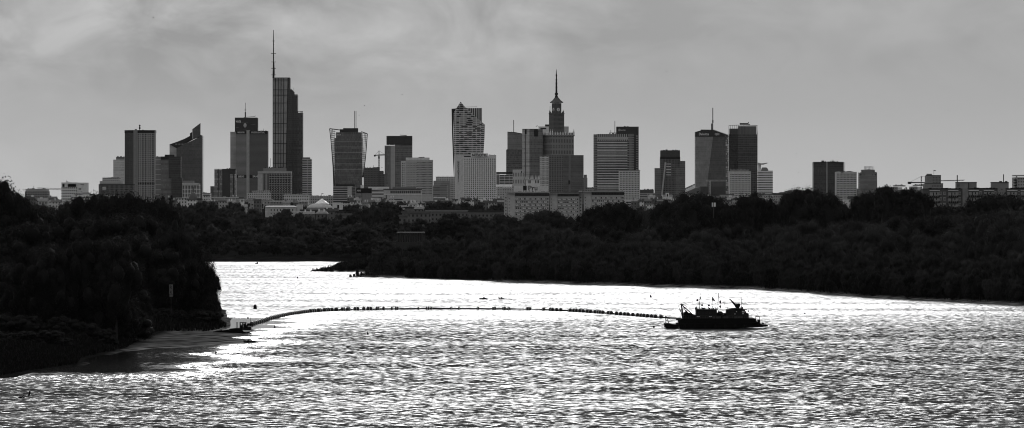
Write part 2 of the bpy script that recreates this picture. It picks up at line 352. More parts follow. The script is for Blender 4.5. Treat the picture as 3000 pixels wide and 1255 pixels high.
def crown(name, seed, R, z0, z1, nl, nleaf, ls, m, shape='round', droop=0., solid=True):
    """crown of nl leafy lobes spread through an egg of radius R between heights z0 and z1"""
    rng = np.random.default_rng(seed); zc = (z0+z1)/2; H = (z1-z0)/2
    L = []
    for i in range(nl):
        a = rng.uniform(0, 2*math.pi); t = rng.uniform(-.92, .93); w = math.sqrt(1-t*t)*(1+.25*math.sin(3*a+seed))
        if shape == 'poplar': w = (1-abs(t)**3)*.8
        if shape == 'bush': w = math.sqrt(max(0,1-max(t,0)**2))
        q = rng.uniform(.35, .95)*w
        rr = R*rng.uniform(.15, .34)*(1.0 if shape!='poplar' else .8)
        L.append((q*R*.86*math.cos(a), q*R*.86*math.sin(a), zc+t*H*.9, rr))
    L = np.array(L); k = rng.integers(0, nl, nleaf); c = L[k]
    d = rng.normal(size=(nleaf,3)); d /= np.linalg.norm(d,axis=1)[:,None]
    rad = c[:,3]*rng.uniform(.5,1.22,nleaf)**.8
    P = c[:,:3]+d*rad[:,None]*np.array([.95,.95,1.05])
    s = rng.uniform(0, 1, nleaf) < .12; P[s] += d[s]*(R*.07)*rng.uniform(.2,1,(s.sum(),1))
    if droop: P[:,2] -= droop*rng.uniform(0,1,nleaf)**3*(np.hypot(P[:,0],P[:,1])/R)
    if shape != 'bush': P[:,2] += R*.04*(rng.uniform(0,1,nleaf)**4)*np.maximum(0,d[:,2])*2
    P[:,2] = np.maximum(P[:,2], .1)
    Nn = d+rng.normal(size=(nleaf,3))*.42; Nn /= np.linalg.norm(Nn,axis=1)[:,None]   # leaves turn their faces outward
    U = np.cross(Nn, rng.normal(size=(nleaf,3))); U /= np.linalg.norm(U,axis=1)[:,None]
    V = np.cross(Nn,U); V /= np.linalg.norm(V,axis=1)[:,None]
    sz = ls*rng.uniform(.6,1.4,(nleaf,1)); U *= sz; V *= sz*.55
    cv = []; cf = []
    for i in range(nl):
        vs, fs = lump(L[i,:3], (L[i,3]*.66, L[i,3]*.72), rng, 6, 4); n = len(cv); cv += vs; cf += [tuple(j+n for j in q) for q in fs]
    if not solid: cv = []; cf = []
    vs, fs = lump((0,0,zc), (R*(.12 if not solid else .5 if shape!='poplar' else .4), H*(.68 if solid else .3)), rng, 8, 6); n = len(cv); cv += vs; cf += [tuple(j+n for j in q) for q in fs]
    return quads_mesh(name, P, U, V, (np.array(cv), cf), m)
def trunk_mesh(seed, r, h, spread):
    rng = random.Random(seed); b = MB()
    b.tube([(0,0,-.6),(.1*r,0,h*.25),(rng.uniform(-.5,.5)*r,0,h*.6),(rng.uniform(-1,1)*r,0,h*.92)], r, 7, r*.25)
    for i in range(7):
        a = rng.uniform(0,6.28); z = h*rng.uniform(.25,.62); e = spread*rng.uniform(.4,.8)
        b.tube([(0,0,z),(e*.5*math.cos(a),e*.5*math.sin(a),z+h*.12),(e*math.cos(a),e*math.sin(a),z+h*.28)], r*.38, 5, r*.08)
    return b
PROTO = {}
def proto(key, cm, tb):
    t = tb.build('trunk', BARK); me = t.data; bpy.data.objects.remove(t); PROTO[key] = (cm, me)
# each crown is built one unit-height tree tall: 20 m, then scaled as a whole
for i in range(4):   # near left bank: big, fine-leaved
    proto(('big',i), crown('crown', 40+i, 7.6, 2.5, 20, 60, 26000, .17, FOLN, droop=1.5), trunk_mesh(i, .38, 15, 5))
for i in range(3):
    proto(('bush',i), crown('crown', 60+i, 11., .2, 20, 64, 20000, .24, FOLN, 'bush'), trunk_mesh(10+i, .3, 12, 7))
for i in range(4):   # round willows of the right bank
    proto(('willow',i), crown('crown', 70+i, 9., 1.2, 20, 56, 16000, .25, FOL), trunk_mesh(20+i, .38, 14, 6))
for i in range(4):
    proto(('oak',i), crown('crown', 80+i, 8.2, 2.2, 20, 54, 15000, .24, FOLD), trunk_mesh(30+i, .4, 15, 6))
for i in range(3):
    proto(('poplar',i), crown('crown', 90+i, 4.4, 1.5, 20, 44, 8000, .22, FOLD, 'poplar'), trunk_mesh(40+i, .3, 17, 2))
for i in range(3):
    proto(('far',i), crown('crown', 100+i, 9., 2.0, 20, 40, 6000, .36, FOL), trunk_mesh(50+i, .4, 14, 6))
_c = crown('crown', 130, 6., .5, 20, 34, 9000, .17, FOLN, droop=3., solid=False); PROTO[('airy',0)] = (_c, PROTO[('big',0)][1])
PROTO[('column',0)] = (crown('crown', 120, 2.6, .8, 20, 36, 5000, .25, FOLD, 'poplar'), PROTO[('poplar',0)][1])

LAND = [(72,'low office block'),(140,'thin crane jib'),(216,'pale office block with dark sign panels'),(310,'wide dark ribbed office block'),(408,'ribbed tower with a light corner pier'),(490,'stepped dark glass blocks'),(560,'tower with the slanted roof'),(655,'low dark glass block'),(735,'twin-faced hotel tower'),(803,'white grid office block'),(845,'tallest tower with the spire'),(900,'striped slab tower'),(940,'cone-roofed circus hall'),(1020,'lattice-sided glass tower'),(1100,'hazy brown blocks'),(1165,'black-topped office tower'),(1222,'pale grid office block'),(1300,'hazy low blocks'),(1375,'striped curving tower'),(1440,'white hotel slab'),(1490,'slant-topped glass tower'),(1555,'pale flat-topped tower'),(1630,'clock tower palace'),(1690,'glazed hotel with white grid'),(1790,'banded office tower'),(1850,'white residential block'),(1900,'low gap beside the white block'),(1965,'stepped tower with a strut'),(2025,'slanted truss roof'),(2085,'sloping-roofed glass tower'),(2175,'dark grid tower'),(2240,'white block with a roof fin'),(2320,'gap right of the twin dark towers'),(2430,'broad dark slab tower'),(2485,'pale windowed block'),(2545,'shouldered grey tower'),(2650,'distant roof slabs'),(2740,'stepped brick tower'),(2830,'blank gable end'),(2890,'balconied flats'),(2960,'right-hand flats'),(3100,'right edge of the view')]
def landmark(px): return min(LAND, key=lambda t: abs(t[0]-px))[1]
_ORD = {}
KINDWORD = {'big':('tree','tall broad crown'),'bush':('bush','leafy thicket bush'),'willow':('willow tree','rounded willow'),'oak':('tree','dark heavy-crowned tree'),'poplar':('poplar tree','narrow upright poplar'),'far':('tree','soft grey-dark tree'),'column':('poplar tree','slim columnar poplar'),'airy':('tree','thin-leaved hanging crown')}
NAMEW = {'big':'broadleaf_tree','bush':'bush','willow':'willow_tree','oak':'broadleaf_tree','poplar':'poplar_tree','far':'broadleaf_tree','column':'poplar_tree','airy':'willow_tree'}
def nth(n):
    return '%d%s' % (n, 'th' if 10 <= n % 100 <= 20 else {1:'st',2:'nd',3:'rd'}.get(n % 10, 'th'))
TREES = []; JIT = 2.0
def tree(kind, px, D, ytop, where, wide=1.0, rng=random, dz=0):
    """a tree whose foot is on the ground at distance D and whose top reaches photo row ytop"""
    x = X(px, D); g = gz(x, D); h = Z(ytop, D) - g + dz
    if h < .8: return None
    n = sum(1 for k in PROTO if k[0] == kind); cm, tm = PROTO[(kind, rng.randrange(n))]
    TREES.append((kind, px, D, x, g, h, where, wide, cm, tm, rng.uniform(0,6.28))); return h
def row(kinds, pxs, D, tab, where, step, seed, jit=8, djit=6, wide=1.0, skip=0.):
    rng = random.Random(seed); px = pxs[0]
    while px <= pxs[1]:
        st = step*rng.uniform(.7,1.3)
        if rng.random() >= skip:
            d = (D(px) if callable(D) else D) + rng.uniform(-djit, djit)
            tree(rng.choice(kinds), px, d, lerp_tab(tab, px)+JIT*jit*rng.choice((-.35,.1,.5,1.,1.3))*rng.uniform(.6,1.2), where, wide*rng.uniform(.85,1.2), rng)
        px += st
# left bank
SIL = [(-80,560),(-20,548),(8,545),(30,572),(60,588),(110,614),(170,604),(221,594),(249,580),(275,592),(293,582),(320,596),(364,584),(405,577),(440,588),(470,610),(500,640),(540,672),(580,710),(620,780)]
row(['big'], (-60,470), 1085, SIL, 'in the tall back row of the left bank', 52, 1, 6, 12, .95)
for px, yt in ((8,541),(-30,546),(50,580),(249,576),(293,577),(405,573),(364,580),(440,588),(221,590),(470,612),(330,590)): tree('big', px, 1075, yt, 'in the tall back row of the left bank', .72, random.Random(px))
row(['big'], (-50,500), 1050, [(-60,640),(100,660),(200,620),(430,630),(500,690)], 'in the middle row of the left bank', 50, 2, 10, 10, 1.05)
row(['big'], (-50,560), 1018, [(-60,690),(150,720),(300,690),(450,700),(540,790)], 'in the front tree row of the left bank', 52, 3, 12, 8)
for px, D, yt, w in ((505,1048,652,.6),(530,1042,682,.6),(556,1040,712,.55),(578,1034,742,.5),(594,1030,765,.6),(606,1024,780,.66),(610,1018,835,.8),(560,1020,760,.9),(616,1014,868,.9)): tree('big', px, D, yt, 'at the tip of the left bank', w, random.Random(px))
for px, D, yt, w in ((612,1024,758,.75),(626,1020,785,.5),(620,1016,815,.8),(600,1030,738,.7),(578,1034,700,.55),(630,1012,872,1.0)): tree('airy', px, D, yt, 'at the tip of the left bank', w, random.Random(px))
row(['big','bush'], (-50,395), 950, [(-60,760),(100,790),(250,770),(400,810)], 'on the left bank behind the thickets', 62, 4, 12, 10, 1.1)
row(['big'], (70,395), 884, [(70,720),(395,700)], 'in the tall front left-bank row added for shade', 48, 44, 10, 6, .8)  # tall crowns put in here to throw shade onto the water
row(['bush'], (-40,385), 900, [(-60,850),(150,860),(300,850),(400,905)], 'in the tall thicket of the left bank', 58, 5, 10, 8, 1.25)
row(['bush'], (395,652), lambda p: 996+ (p-395)*.05, [(390,890),(450,900),(600,905),(640,912),(668,940)], 'in the low thicket behind the sandbar', 26, 6, 6, 3, 1.5)
row(['bush'], (-40,340), 868, [(-60,925),(150,930),(250,935),(340,985)], 'at the foot of the left bank', 44, 7, 8, 4, 1.6)
row(['bush'], (-40,245), 835, [(-60,960),(150,965),(245,1012)], 'among the reeds at the left shoreline', 40, 8, 6, 3, 2.0)
row(['bush'], (-40,150), 806, [(-60,1005),(60,1010),(150,1045)], 'right at the left water edge', 40, 9, 5, 2, 2.4)
row(['big'], (-620,-100), 1060, [(-620,590),(-100,585)], 'beyond the far left of the left bank', 62, 51, 8, 14, 1.1)
row(['big'], (-620,-100), 930, [(-620,700),(-100,700)], 'low at the far left of the left bank', 70, 52, 8, 10, 1.2)
# right bank
row(['bush'], (912,1075), 1800, [(905,793.5),(930,788),(950,783),(975,781),(1000,775),(1075,765)], 'on the second spit of the right bank', 13, 31, 2, 4, .9)
row(['bush'], (1018,1060), 1672, [(1013,809),(1030,800),(1048,802),(1060,790)], 'on the pointed tip of the right bank', 12, 32, 2, 2, .9)
row(['bush'], (985,1100), 1850, [(985,776),(1100,755)], 'behind the second spit of the right bank', 16, 33, 3, 5, .9)
def shoreR(px): return DW(lerp_tab([(1013,813.5),(1165,813),(1450,822),(1456,826),(1630,830),(1887,838),(2213,847),(2562,871),(3000,894),(3100,899)], px))
row(['willow','bush'], (1025,3040), lambda p: shoreR(p)+9, [(1013,806),(1060,790),(1120,772),(1250,762),(1500,760),(2000,765),(2500,785),(3000,800)], 'along the waterline of the right bank', 22, 11, 9, 3, .85)
row(['willow'], (1075,3040), lambda p: shoreR(p)+38, [(1075,765),(1120,735),(1250,722),(1500,730),(1700,735),(2000,735),(2500,745),(3000,730)], 'in the second row of the right bank', 28, 12, 13, 10, .78)
row(['willow'], (1100,3040), lambda p: shoreR(p)+85, [(1100,735),(1200,712),(1350,700),(1500,705),(1700,705),(2000,708),(2500,710),(2800,705),(3000,670)], 'in the third row of the right bank', 30, 13, 13, 14, .8)
row(['willow'], (1130,3040), lambda p: shoreR(p)+150, [(1130,715),(1250,698),(1400,685),(1560,688),(1700,680),(2000,682),(2300,680),(2600,668),(2800,665),(3000,620)], 'in the fourth row of the right bank', 34, 14, 11, 18, .8)
row(['willow','oak'], (1650,3040), lambda p: shoreR(p)+250, [(1650,668),(1800,655),(2000,660),(2300,640),(2500,650),(2700,620),(2830,622),(2900,622),(3000,600)], 'high on the right bank', 42, 15, 9, 25, .9)
OAK = [(1938,604,.9),(1962,590,.8),(1985,578,.8),(2010,571,.9),(2036,567,.85),(2062,574,.8),(2090,576,.8),(2112,592,.8),(2128,612,.8),(2150,604,.6),(2166,590,.6),(2184,574,.6),(2200,578,.5),(2217,567,.5),(2234,578,.6),(2250,590,.7),(2278,604,.6),
  (2300,574,.8),(2322,566,.8),(2346,556,.8),(2370,555,.85),(2400,564,.8),(2430,571,.85),(2452,586,.8),(2472,610,.7),(2498,598,.6),(2518,576,.7),(2543,566,.6),(2568,561,.7)]
for px, yt, w in OAK: tree('oak', px, 1960+(px%7)*8, yt, 'in the dark tall wood of the right bank', w, random.Random(px))
for px, yt, w in ((2600,548,1.),(2588,550,1.),(2612,552,1.),(2630,566,1.1),(2650,556,1.1),(2664,562,1.),(2678,557,1.1),(2695,563,1.),(2712,572,1.1),(2724,584,1.2),(2574,556,1.0)): tree('poplar', px, 1900+(px%5)*9, yt, 'in the upright poplar clump of the right bank', w, random.Random(px))
for px, yt, w in ((2745,596,1.),(2775,594,1.1),(2805,602,1.),(2850,592,.9),(2872,570,.8),(2890,568,.8),(2908,562,.8),(2925,575,.8),(2948,562,.9),(2972,568,.9),(2992,575,.9),(2838,612,.9)): tree('oak', px, 1850+(px%5)*9, yt+11, 'in front of the balconied flats', w, random.Random(px))
for px, yt, w in ((1712,626,.9),(1735,612,.9),(1760,606,.9),(1787,598,.9),(1812,594,.9),(1836,606,.9),(1856,622,.8)): tree('oak', px, 2190, yt, 'in the dark clump before the staggered flats', w, random.Random(px))
for px, yt in ((1866,628),(1885,616),(1902,622),(1925,640),(1442,650),(1470,628),(1505,636),(1530,646),(1560,626),(1590,616),(1620,618),(1650,630),(1672,640),(1690,655)): tree('willow', px, 2260, yt, 'on the far bank before the staggered flats', 1.05, random.Random(px))
row(['far','willow'], (1400,1960), 2215, [(1400,660),(1500,655),(1700,650),(1960,655)], 'on the far bank behind the peninsula', 40, 17, 10, 20, 1.1)
# far bank
row(['willow','far'], (560,1400), 2120, [(560,722),(640,735),(690,735),(730,690),(800,690),(1000,700),(1400,700)], 'at the waterline of the far bank', 34, 21, 8, 8, 1.25)
row(['far','oak'], (470,1420), 2165, [(470,690),(600,690),(640,700),(700,690),(745,668),(900,676),(1100,672),(1200,680),(1420,668)], 'in the second row of the far bank', 38, 22, 10, 12, 1.2)
row(['far','oak'], (450,1440), 2260, [(450,655),(560,655),(700,655),(900,652),(1100,650),(1300,645),(1440,640)], 'in the third row of the far bank', 42, 23, 9, 20, 1.15)
row(['far','oak'], (440,1420), 2420, [(440,640),(600,632),(700,640),(800,642),(900,645),(1000,632),(1100,640),(1200,642),(1320,630),(1420,632)], 'in the back row of the far bank', 44, 24, 8, 30, 1.1)
for px, yt, D in ((560,600,3000),(590,592,3050),(605,588,3050),(625,598,3000),(650,606,2950),(675,612,2950),(545,612,2900),(700,618,2900),(520,604,3000),(480,600,3050),(462,592,3200),(520,618,2800),(695,594,3300),(705,604,3200),(655,622,2750),(500,632,2700),
    (1045,612,2900),(1075,606,2900),(1010,622,2800),(1100,596,3100),(1125,592,3150),(1145,590,3150),(1160,600,3100),(1020,600,3200),(1042,598,3200),(1170,620,2800),(990,628,2700),(1270,596,3100),(1290,588,3200),(1312,590,3200),(1255,602,3100),(1340,596,3200),(1360,592,3200),(1385,600,3200),(1405,598,3300),(1440,600,3300),(1460,598,3300),
    (760,622,2900),(800,630,2700),(825,622,2800),(740,612,3000),(860,632,2700),(930,640,2600),(955,636,2600),(880,622,2850),(905,634,2800),(715,626,2800),(840,612,3100),
    (2290,600,3000),(2140,612,2900),(1875,606,3300),(1905,612,3200),(1930,608,3200),(145,606,2600),(120,600,2700),(175,608,2600),(190,596,2800),(90,602,2800),(205,590,2900),(200,600,2700)):
    tree('far', px, D, yt, 'on the slope between the river and the city', .95, random.Random(px*7+int(yt)))
rr_ = random.Random(77)
for i in range(46):
    px = 470+i*41+rr_.uniform(-14,14)
    if 1480 < px < 1840 or px > 2330 or 880 < px < 1000: continue
    tree('far', px, rr_.uniform(3300,4000), rr_.uniform(590,604), 'among the low houses', rr_.uniform(.8,1.2), rr_)
tree('column', 501, 3000, 573, 'on the slope beside the domed church', 1.0, random.Random(5))
tree('poplar', 478, 3100, 575, 'on the slope beside the domed church', .8, random.Random(6))

def plant_trees():
    count = {}
    for t in sorted(TREES, key=lambda t: (t[6], t[0], t[1])):
        kind, px, D, x, g, h, where, wide, cm, tm, rz = t
        key = (where, kind); count[key] = count.get(key, 0) + 1; n = count[key]
        cat, word = KINDWORD[kind]
        last = sum(1 for q in TREES if (q[6], q[0]) == key)
        lab = '%s %s' % (word, where) if last == 1 else '%s %s, %s from the left, below the %s' % (word, where, nth(n), landmark(px))
        if len(lab.split()) > 16: lab = '%s %s, %s from the left' % (word, where, nth(n))
        r = empty(NAMEW[kind], (x, D, g-.15), lab, cat, '%s %s' % (word+'s', where), rz)
        s = h/20.; r.scale = (s*wide, s*wide, s)
        link('crown', cm, r)
        if kind not in ('bush',) or h > 6: link('trunk', tm, r)
plant_trees()

# ---------------------------------------------------------------- buildings
FA = lambda *a, **k: facade(*a, **k)
class Bld:
    """a building at distance D; part outlines are given in photo pixels and turned into metres at that distance"""
    def __init__(s, name, label, x0, x1, D, cat='building', group=None):
        s.k = F/D; s.xc = (x0+x1)/2; s.D = D; x = X(s.xc, D); s.zg = gz(x, D); s.b = -2.
        s.o = empty(name, (x, D, s.zg), label, cat, group)
    def x(s, p): return (p-s.xc)/s.k
    def z(s, y): return -1.5 if y is None else CAMZ+(HZ-y)/s.k-s.zg
    def prism(s, name, pts, y0, y1, m, depth=25, parent=None):
        """pts: (photo x, metres behind the front plane) from left to right; closed at the back"""
        P = [(s.x(p), d) for p, d in pts]; bk = max(d for _, d in pts)+depth
        P += [(P[-1][0], bk), (P[0][0], bk)]
        b = MB(); b.prism(P, s.z(y1), s.z(y0)); return b.build(name, m, parent or s.o)
    def box(s, name, x0, x1, y0, y1, m, d0=0, d1=20, parent=None, b=None):
        q = b or MB(); q.box(s.x(x0), s.x(x1), d0, d1, s.z(y1), s.z(y0))
        if b is None: return q.build(name, m, parent or s.o)
    def outline(s, name, pts, m, d0=0, d1=20, parent=None):
        b = MB(); b.slab([(s.x(p), s.z(y)) for p, y in pts], d0, d1); return b.build(name, m, parent or s.o)
    def line(s, name, pts, r, m=None, d=8, parent=None, b=None, n=5):
        q = b or MB(); q.tube([(s.x(p), d, s.z(y)) for p, y in pts], r, n)
        if b is None: return q.build(name, m or MAST, parent or s.o)
    def text(s, word, x0, x1, y0, y1, m, d=-.3, vertical=False, parent=None, thick=.3, slope=0.):
        o = lettering(word, (x1-x0)/s.k, (y1-y0)/s.k, m, thick, vertical)
        o.parent = parent or s.o; o.location = (s.x((x0+x1)/2), d, (s.z(y0)+s.z(y1))/2); o.rotation_euler = (0, 0, slope); return o
    def windows(s, x0, x1, y0, y1, nx, ny, fx, fy, m, d=-.06, d1=None, name='window', frame=None):
        """nx by ny panes; fx, fy the share of each cell they fill. Past 100 the rest are one part."""
        cx, cy = (x1-x0)/nx, (y1-y0)/ny; w, h = cx*fx/s.k, cy*fy/s.k
        b = MB(); b.box(-w/2, w/2, -.05, .15, -h/2, h/2); me = None; rest = MB(); k = 0
        cells = [(i, j) for j in range(ny) for i in range(nx)]
        for i, j in cells:
            p = x0+(i+.5)*cx; y = y0+(j+.5)*cy; t = (p-x0)/(x1-x0); dd = d if d1 is None else d+(d1-d)*t
            if k < 100:
                if me is None: o = b.build(name, m, s.o); me = o.data
                else: o = link(name, me, s.o)
                o.location = (s.x(p), dd, s.z(y))
            else: rest.box(s.x(p)-w/2, s.x(p)+w/2, dd-.05, dd+.15, s.z(y)-h/2, s.z(y)+h/2)
            k += 1
        if rest.v: rest.build(name, m, s.o)['kind'] = 'stuff'
    def bands(s, name, x0, x1, y0, y1, n, frac, m, d=-.15, thick=.4):
        c = (y1-y0)/n
        for i in range(n): s.box(name, x0, x1, y0+i*c, y0+i*c+c*frac, m, d, d+thick)
    def vfins(s, name, x0, x1, y0, y1, n, w, m, d0=-.8, d1=.2, e0=None):
        me = None; c = (x1-x0)/n; h = s.z(y0)-s.z(y1); 
        for i in range(n+1):
            dd = 0 if e0 is None else e0[0]+(e0[1]-e0[0])*i/n
            if me is None:
                b = MB(); b.box(-w/2, w/2, d0, d1, 0, h); o = b.build(name, m, s.o); me = o.data
            else: o = link(name, me, s.o)
            o.location = (s.x(x0+i*c), dd, s.z(y1))
    def roofkit(s, x0, x1, y, h, seed, d=8, m=None):
        """plant rooms and ducts on a flat roof"""
        r = random.Random(seed); b = MB(); p = x0
        while p < x1:
            w = r.uniform(2, 6); b.box(s.x(p), s.x(min(p+w, x1)), d-3, d+4, s.z(y), s.z(y-h*r.uniform(.3, 1))); p += w+r.uniform(0, 5)
        b.build('roof_plant', m or DARK, s.o)

def lettering(word, w, h, m, thick, vertical=False):
    cu = bpy.data.curves.new('lettering', 'FONT')
    cu.body = '\n'.join(word) if vertical else word; cu.size = 1; cu.extrude = .02; cu.offset = .018; cu.align_x = 'CENTER'
    if vertical: cu.space_line = .85
    t = bpy.data.objects.new('t', cu); sc.collection.objects.link(t); bpy.context.view_layer.update()
    me = bpy.data.meshes.new_from_object(t.evaluated_get(bpy.context.evaluated_depsgraph_get()))
    bpy.data.objects.remove(t)
    co = np.empty(len(me.vertices)*3); me.vertices.foreach_get('co', co); co = co.reshape(-1,3)
    mn, mxx = co.min(0), co.max(0); c = (co-(mn+mxx)/2)/np.maximum(mxx-mn, 1e-6)
    new = np.stack([c[:,0]*w, -c[:,2]*thick, c[:,1]*h], 1); me.vertices.foreach_set('co', new.ravel()); me.update()
    me.materials.clear(); me.materials.append(m); return link('lettering', me)

# --- far left
b = Bld('office_block','low dark flat-roofed office block at the far left with a thin roof mast',72,139,5600)
b.prism('wall',[(72,3),(139,0)],561,None,FA('f_low1',.2,.06,3.4,2.4,.6,.45)); b.prism('top_floor',[(74,4),(137,1)],556,561,PALE); b.prism('roof',[(72,2),(139,-1)],554.6,556,CONC)
b.roofkit(80,132,554.6,3,1); b.line('mast',[(96.5,555),(96.5,545)],.25)
b = Bld('tower_crane','distant crane with a long level jib left of the pale office block with sign panels',104,186,6400,'crane')
q = MB()
for i in range(20):
    p = 108+i*3.8; b.line('',[(p,550+i*.17),(p+1.9,553.6+i*.17)],.14,b=q); b.line('',[(p+1.9,553.6+i*.17),(p+3.8,550+(i+1)*.17)],.14,b=q)
b.line('',[(108,550),(184,553.4)],.22,b=q); b.line('',[(108,553.6),(184,557)],.22,b=q); q.build('jib',MAST,b.o)
b.line('mast',[(186,598),(186,546)],.7)
b = Bld('office_block','pale office block with dark sign panels and a pointed roof fin',180,253,5200)
b.prism('wall',[(180,0),(225,0)],548.5,None,FA('f_white1',.55,.07,3.6,2.7,.55,.5)); b.prism('side_wing',[(225.4,1),(253,3)],535.5,None,PALE)
b.box('parapet',180,225,535,548.5,PALE,0,20); b.box('sign_panel',183,189,539,548,BLACK,-.4,-.05); b.box('sign_panel',198.5,223,539,548,BLACK,-.4,-.05)
b.outline('roof_fin',[(192.5,535),(192.5,528),(196,531),(207,535)],PALE,3,4); b.text('~wmy',235,246,539.5,543.5,SIGNK,.7); b.windows(230,237,551,558,2,2,.7,.6,GLASSD,1.3)
b = Bld('office_block','low white building with a dark plant room among the left treetops',209,272,4200)
b.prism('wall',[(209,0),(262,0)],572,None,FA('f_white2',.55,.1,3.2,4,.7,.3)); b.box('penthouse',234,262,567,572,CONC,3,14); b.box('plant_room',238,262,565,567,DARK,3,14); b.roofkit(262,272,572,5,3)
b = Bld('hall_building','low grey hall with a row of thin white masts below the ribbed tower',262,344,4300)
b.prism('wall',[(262,0),(344,1)],574.5,None,mat('hall_grey',.26,.7)); b.vfins('facade_mast',300,342,571,600,6,.35,WHITE,-1,-.5); b.box('parapet',262,344,573,574.5,CONC,-.3,3)
b = Bld('office_block','wide dark ribbed office block with stepped upper storeys',289,391,6100)
b.prism('wall',[(289,0),(391,0)],543,None,FA('f_dark1',.14,.03,3.5,1.9,.55,.8)); b.box('parapet',289,391,540,543,DARK,-.2,25); b.prism('upper_storey',[(291,6),(354,6)],531,540,FA('f_dark2',.3,.1,3.5,3,.8,.3)); b.prism('upper_storey',[(298,10),(347,10)],520.5,531,FA('f_dark2',.3,.1,3.5,3,.8,.3))
b.roofkit(314,346,520.5,1.5,4,14); b.box('billboard',300,311,548,556.5,CONC,-.5,-.2)
b = Bld('tower_block','pale faceted tower peeking out left of the ribbed tower',331,372,8200)
b.prism('wall',[(331,6),(347,0),(372,5)],468,None,FA('f_pale3',.42,.3,3.4,2.4,.6,.5,var=.2)); b.prism('plant_room',[(339,8),(363,8)],460,468,GREY); b.roofkit(342,363,460,2,5)
# --- ribbed tower
b = Bld('office_tower','ribbed dark office tower with a light corner pier and a small dish mast',363,454,6800,'tower')
L1 = FA('f_rib1',.03,.015,3.5,1.75,.6,.85,var=.3); R1 = FA('f_rib2',.24,.05,3.5,2.4,.6,.72,var=.5)  # left wall toned down: facet shading is put into the wall colours
b.prism('wall',[(363,14),(391,.3)],382,None,L1,20); b.prism('side_wall',[(403,.3),(452,9)],382,None,R1,24)
b.prism('corner_pier',[(391,-.5),(392.5,-2),(401.5,-2),(403,-.5)],381.5,None,mat('pier_concrete',.2,.8),18)
b.prism('parapet',[(362.6,13.5),(391,-.4)],381.6,390,BLACK,20); b.prism('parapet',[(403,-.4),(453,8.6)],381.6,390,BLACK,24)
b.vfins('rib',363.5,391,390,600,9,.4,GREY,-.5,.3,(13.7,.2)); b.vfins('rib',404,452,390,600,10,.5,CONC,-.5,.3,(.4,8.9)); b.prism('service_floor',[(403.4,0),(452,8.6)],535,541,DARK,2)
q = MB(); b.line('',[(408,382),(408,366)],.5,b=q)
for y in (368,373,377): q.ball((b.x(408),8,b.z(y)),1.5,8)
q.build('mast',BLACK,b.o); b.roofkit(394,400,381.6,3,6); b.roofkit(416,419,381.6,3,7); b.box('edge_pier',452,454.2,382,None,CONC,8,12)
# --- stepped glass
b = Bld('glass_building','stepped dark glass blocks with a light-banded left end right of the ribbed tower',455,534,6300,'building')
b.prism('end_bay',[(455,2),(471.5,2)],460,None,FA('f_gl1',.3,.17,7.8,30,1,.93,var=.1,rowvar=.1)); b.prism('wall',[(471.5,0),(503,0)],459,None,FA('f_gl2',.13,.15,3.6,1.5,.9,.8,var=.15))
b.prism('dark_wing',[(495,-3),(529.5,-3)],459,522,FA('f_gl3',.05,.045,3.6,1.5,.9,.8,var=.3)); b.prism('dark_wing',[(503,-4),(534,-4)],522,None,FA('f_gl3',.05,.045,3.6,1.5,.9,.8)); b.box('crown',471.5,495,459,468,DARK,-.3,5); b.box('plant_room',482,509,453.5,459,DARK,4,14); b.roofkit(458,470,460,2,8)
# --- slanted roof tower
b = Bld('office_tower','dark glass tower with a steeply slanted roof and a raised blade at its right corner',496,592,7200,'tower')
GA = FA('f_sky1',.09,.1,3.7,1.6,.92,.85,var=.18,rowvar=.12)
q = MB(); 
def slant(p, pts): return float(np.interp(p,[t[0] for t in pts],[t[1] for t in pts]))
b.outline('wall',[(517,600),(517,435),(592,398),(592,600)],GA,0,30); b.outline('side_wall',[(496,600),(496,423.5),(516.8,435),(516.8,600)],FA('f_sky2',.3,.3,3.7,30,1,.9,var=.12,rowvar=.1),5,28)
b.outline('slanted_crown',[(496,423.4),(517,434.8),(564,408),(592,397.8),(587,395),(563,394),(563,386.6),(556,391),(556,398.5),(540,407),(520,415)],DARK,4.5,26)
b.outline('roof_blade',[(564,408),(563,379.5),(587,361),(587,395),(592,398),(575,404)],FA('f_sky1',.09,.1,3.7,1.6,.92,.85),-.6,6); b.line('blade_edge',[(565,407),(564.5,380)],.8,CONC,-1.2)
for i in range(5): b.box('roof_unit',513+i*9,519+i*9,421,425,GREY,3.6,4.4)
b = Bld('office_block','white block with a gridded facade behind the domed church',534,583,5600)
b.prism('wall',[(534,0),(583,0)],538,None,FA('f_wgrid',.55,.07,5.5,2.1,.72,.86)); b.box('penthouse',534,567,530,536.5,GREY,3,14); b.box('parapet',534,582,536.5,543,CONC,-.4,4)
b = Bld('domed_church','grey domed church with a slim lantern among treetops',548,580,4300,'church')
q = MB(); r = 13.5/b.k*1.05; q.lathe([(r,b.z(588)),(r*.98,b.z(584)),(r*.9,b.z(577)),(r*.7,b.z(570)),(r*.42,b.z(565.5)),(r*.2,b.z(563))],20,(0,10)); q.build('dome',mat('copper_dome',.11,.5),b.o,smooth=True)
q = MB(); q.lathe([(r*.17,b.z(564)),(r*.17,b.z(557)),(r*.22,b.z(556.5)),(r*.1,b.z(552)),(.15,b.z(545))],10,(0,10)); q.build('lantern',mat('copper_dome',.11,.5),b.o)
q = MB(); q.lathe([(r*1.05,b.z(588)),(r*1.05,b.z(592)),(r,b.z(600)),(r,-1)],20,(0,10)); q.build('drum',PALE,b.o); b.prism('nave',[(551,2),(578,2)],592,None,PALE,14)
b = Bld('town_house','long pale low house left of the domed church',516,551,4400)
b.prism('wall',[(516,0),(551,0)],581,None,FA('f_lowp',.4,.08,3.4,3,.4,.5)); b.box('roof',515,552,579.5,581,CONC,-1,12)
b = Bld('pavilion','small white flat-roofed pavilion beside the low dark glass block',594,616,5200)
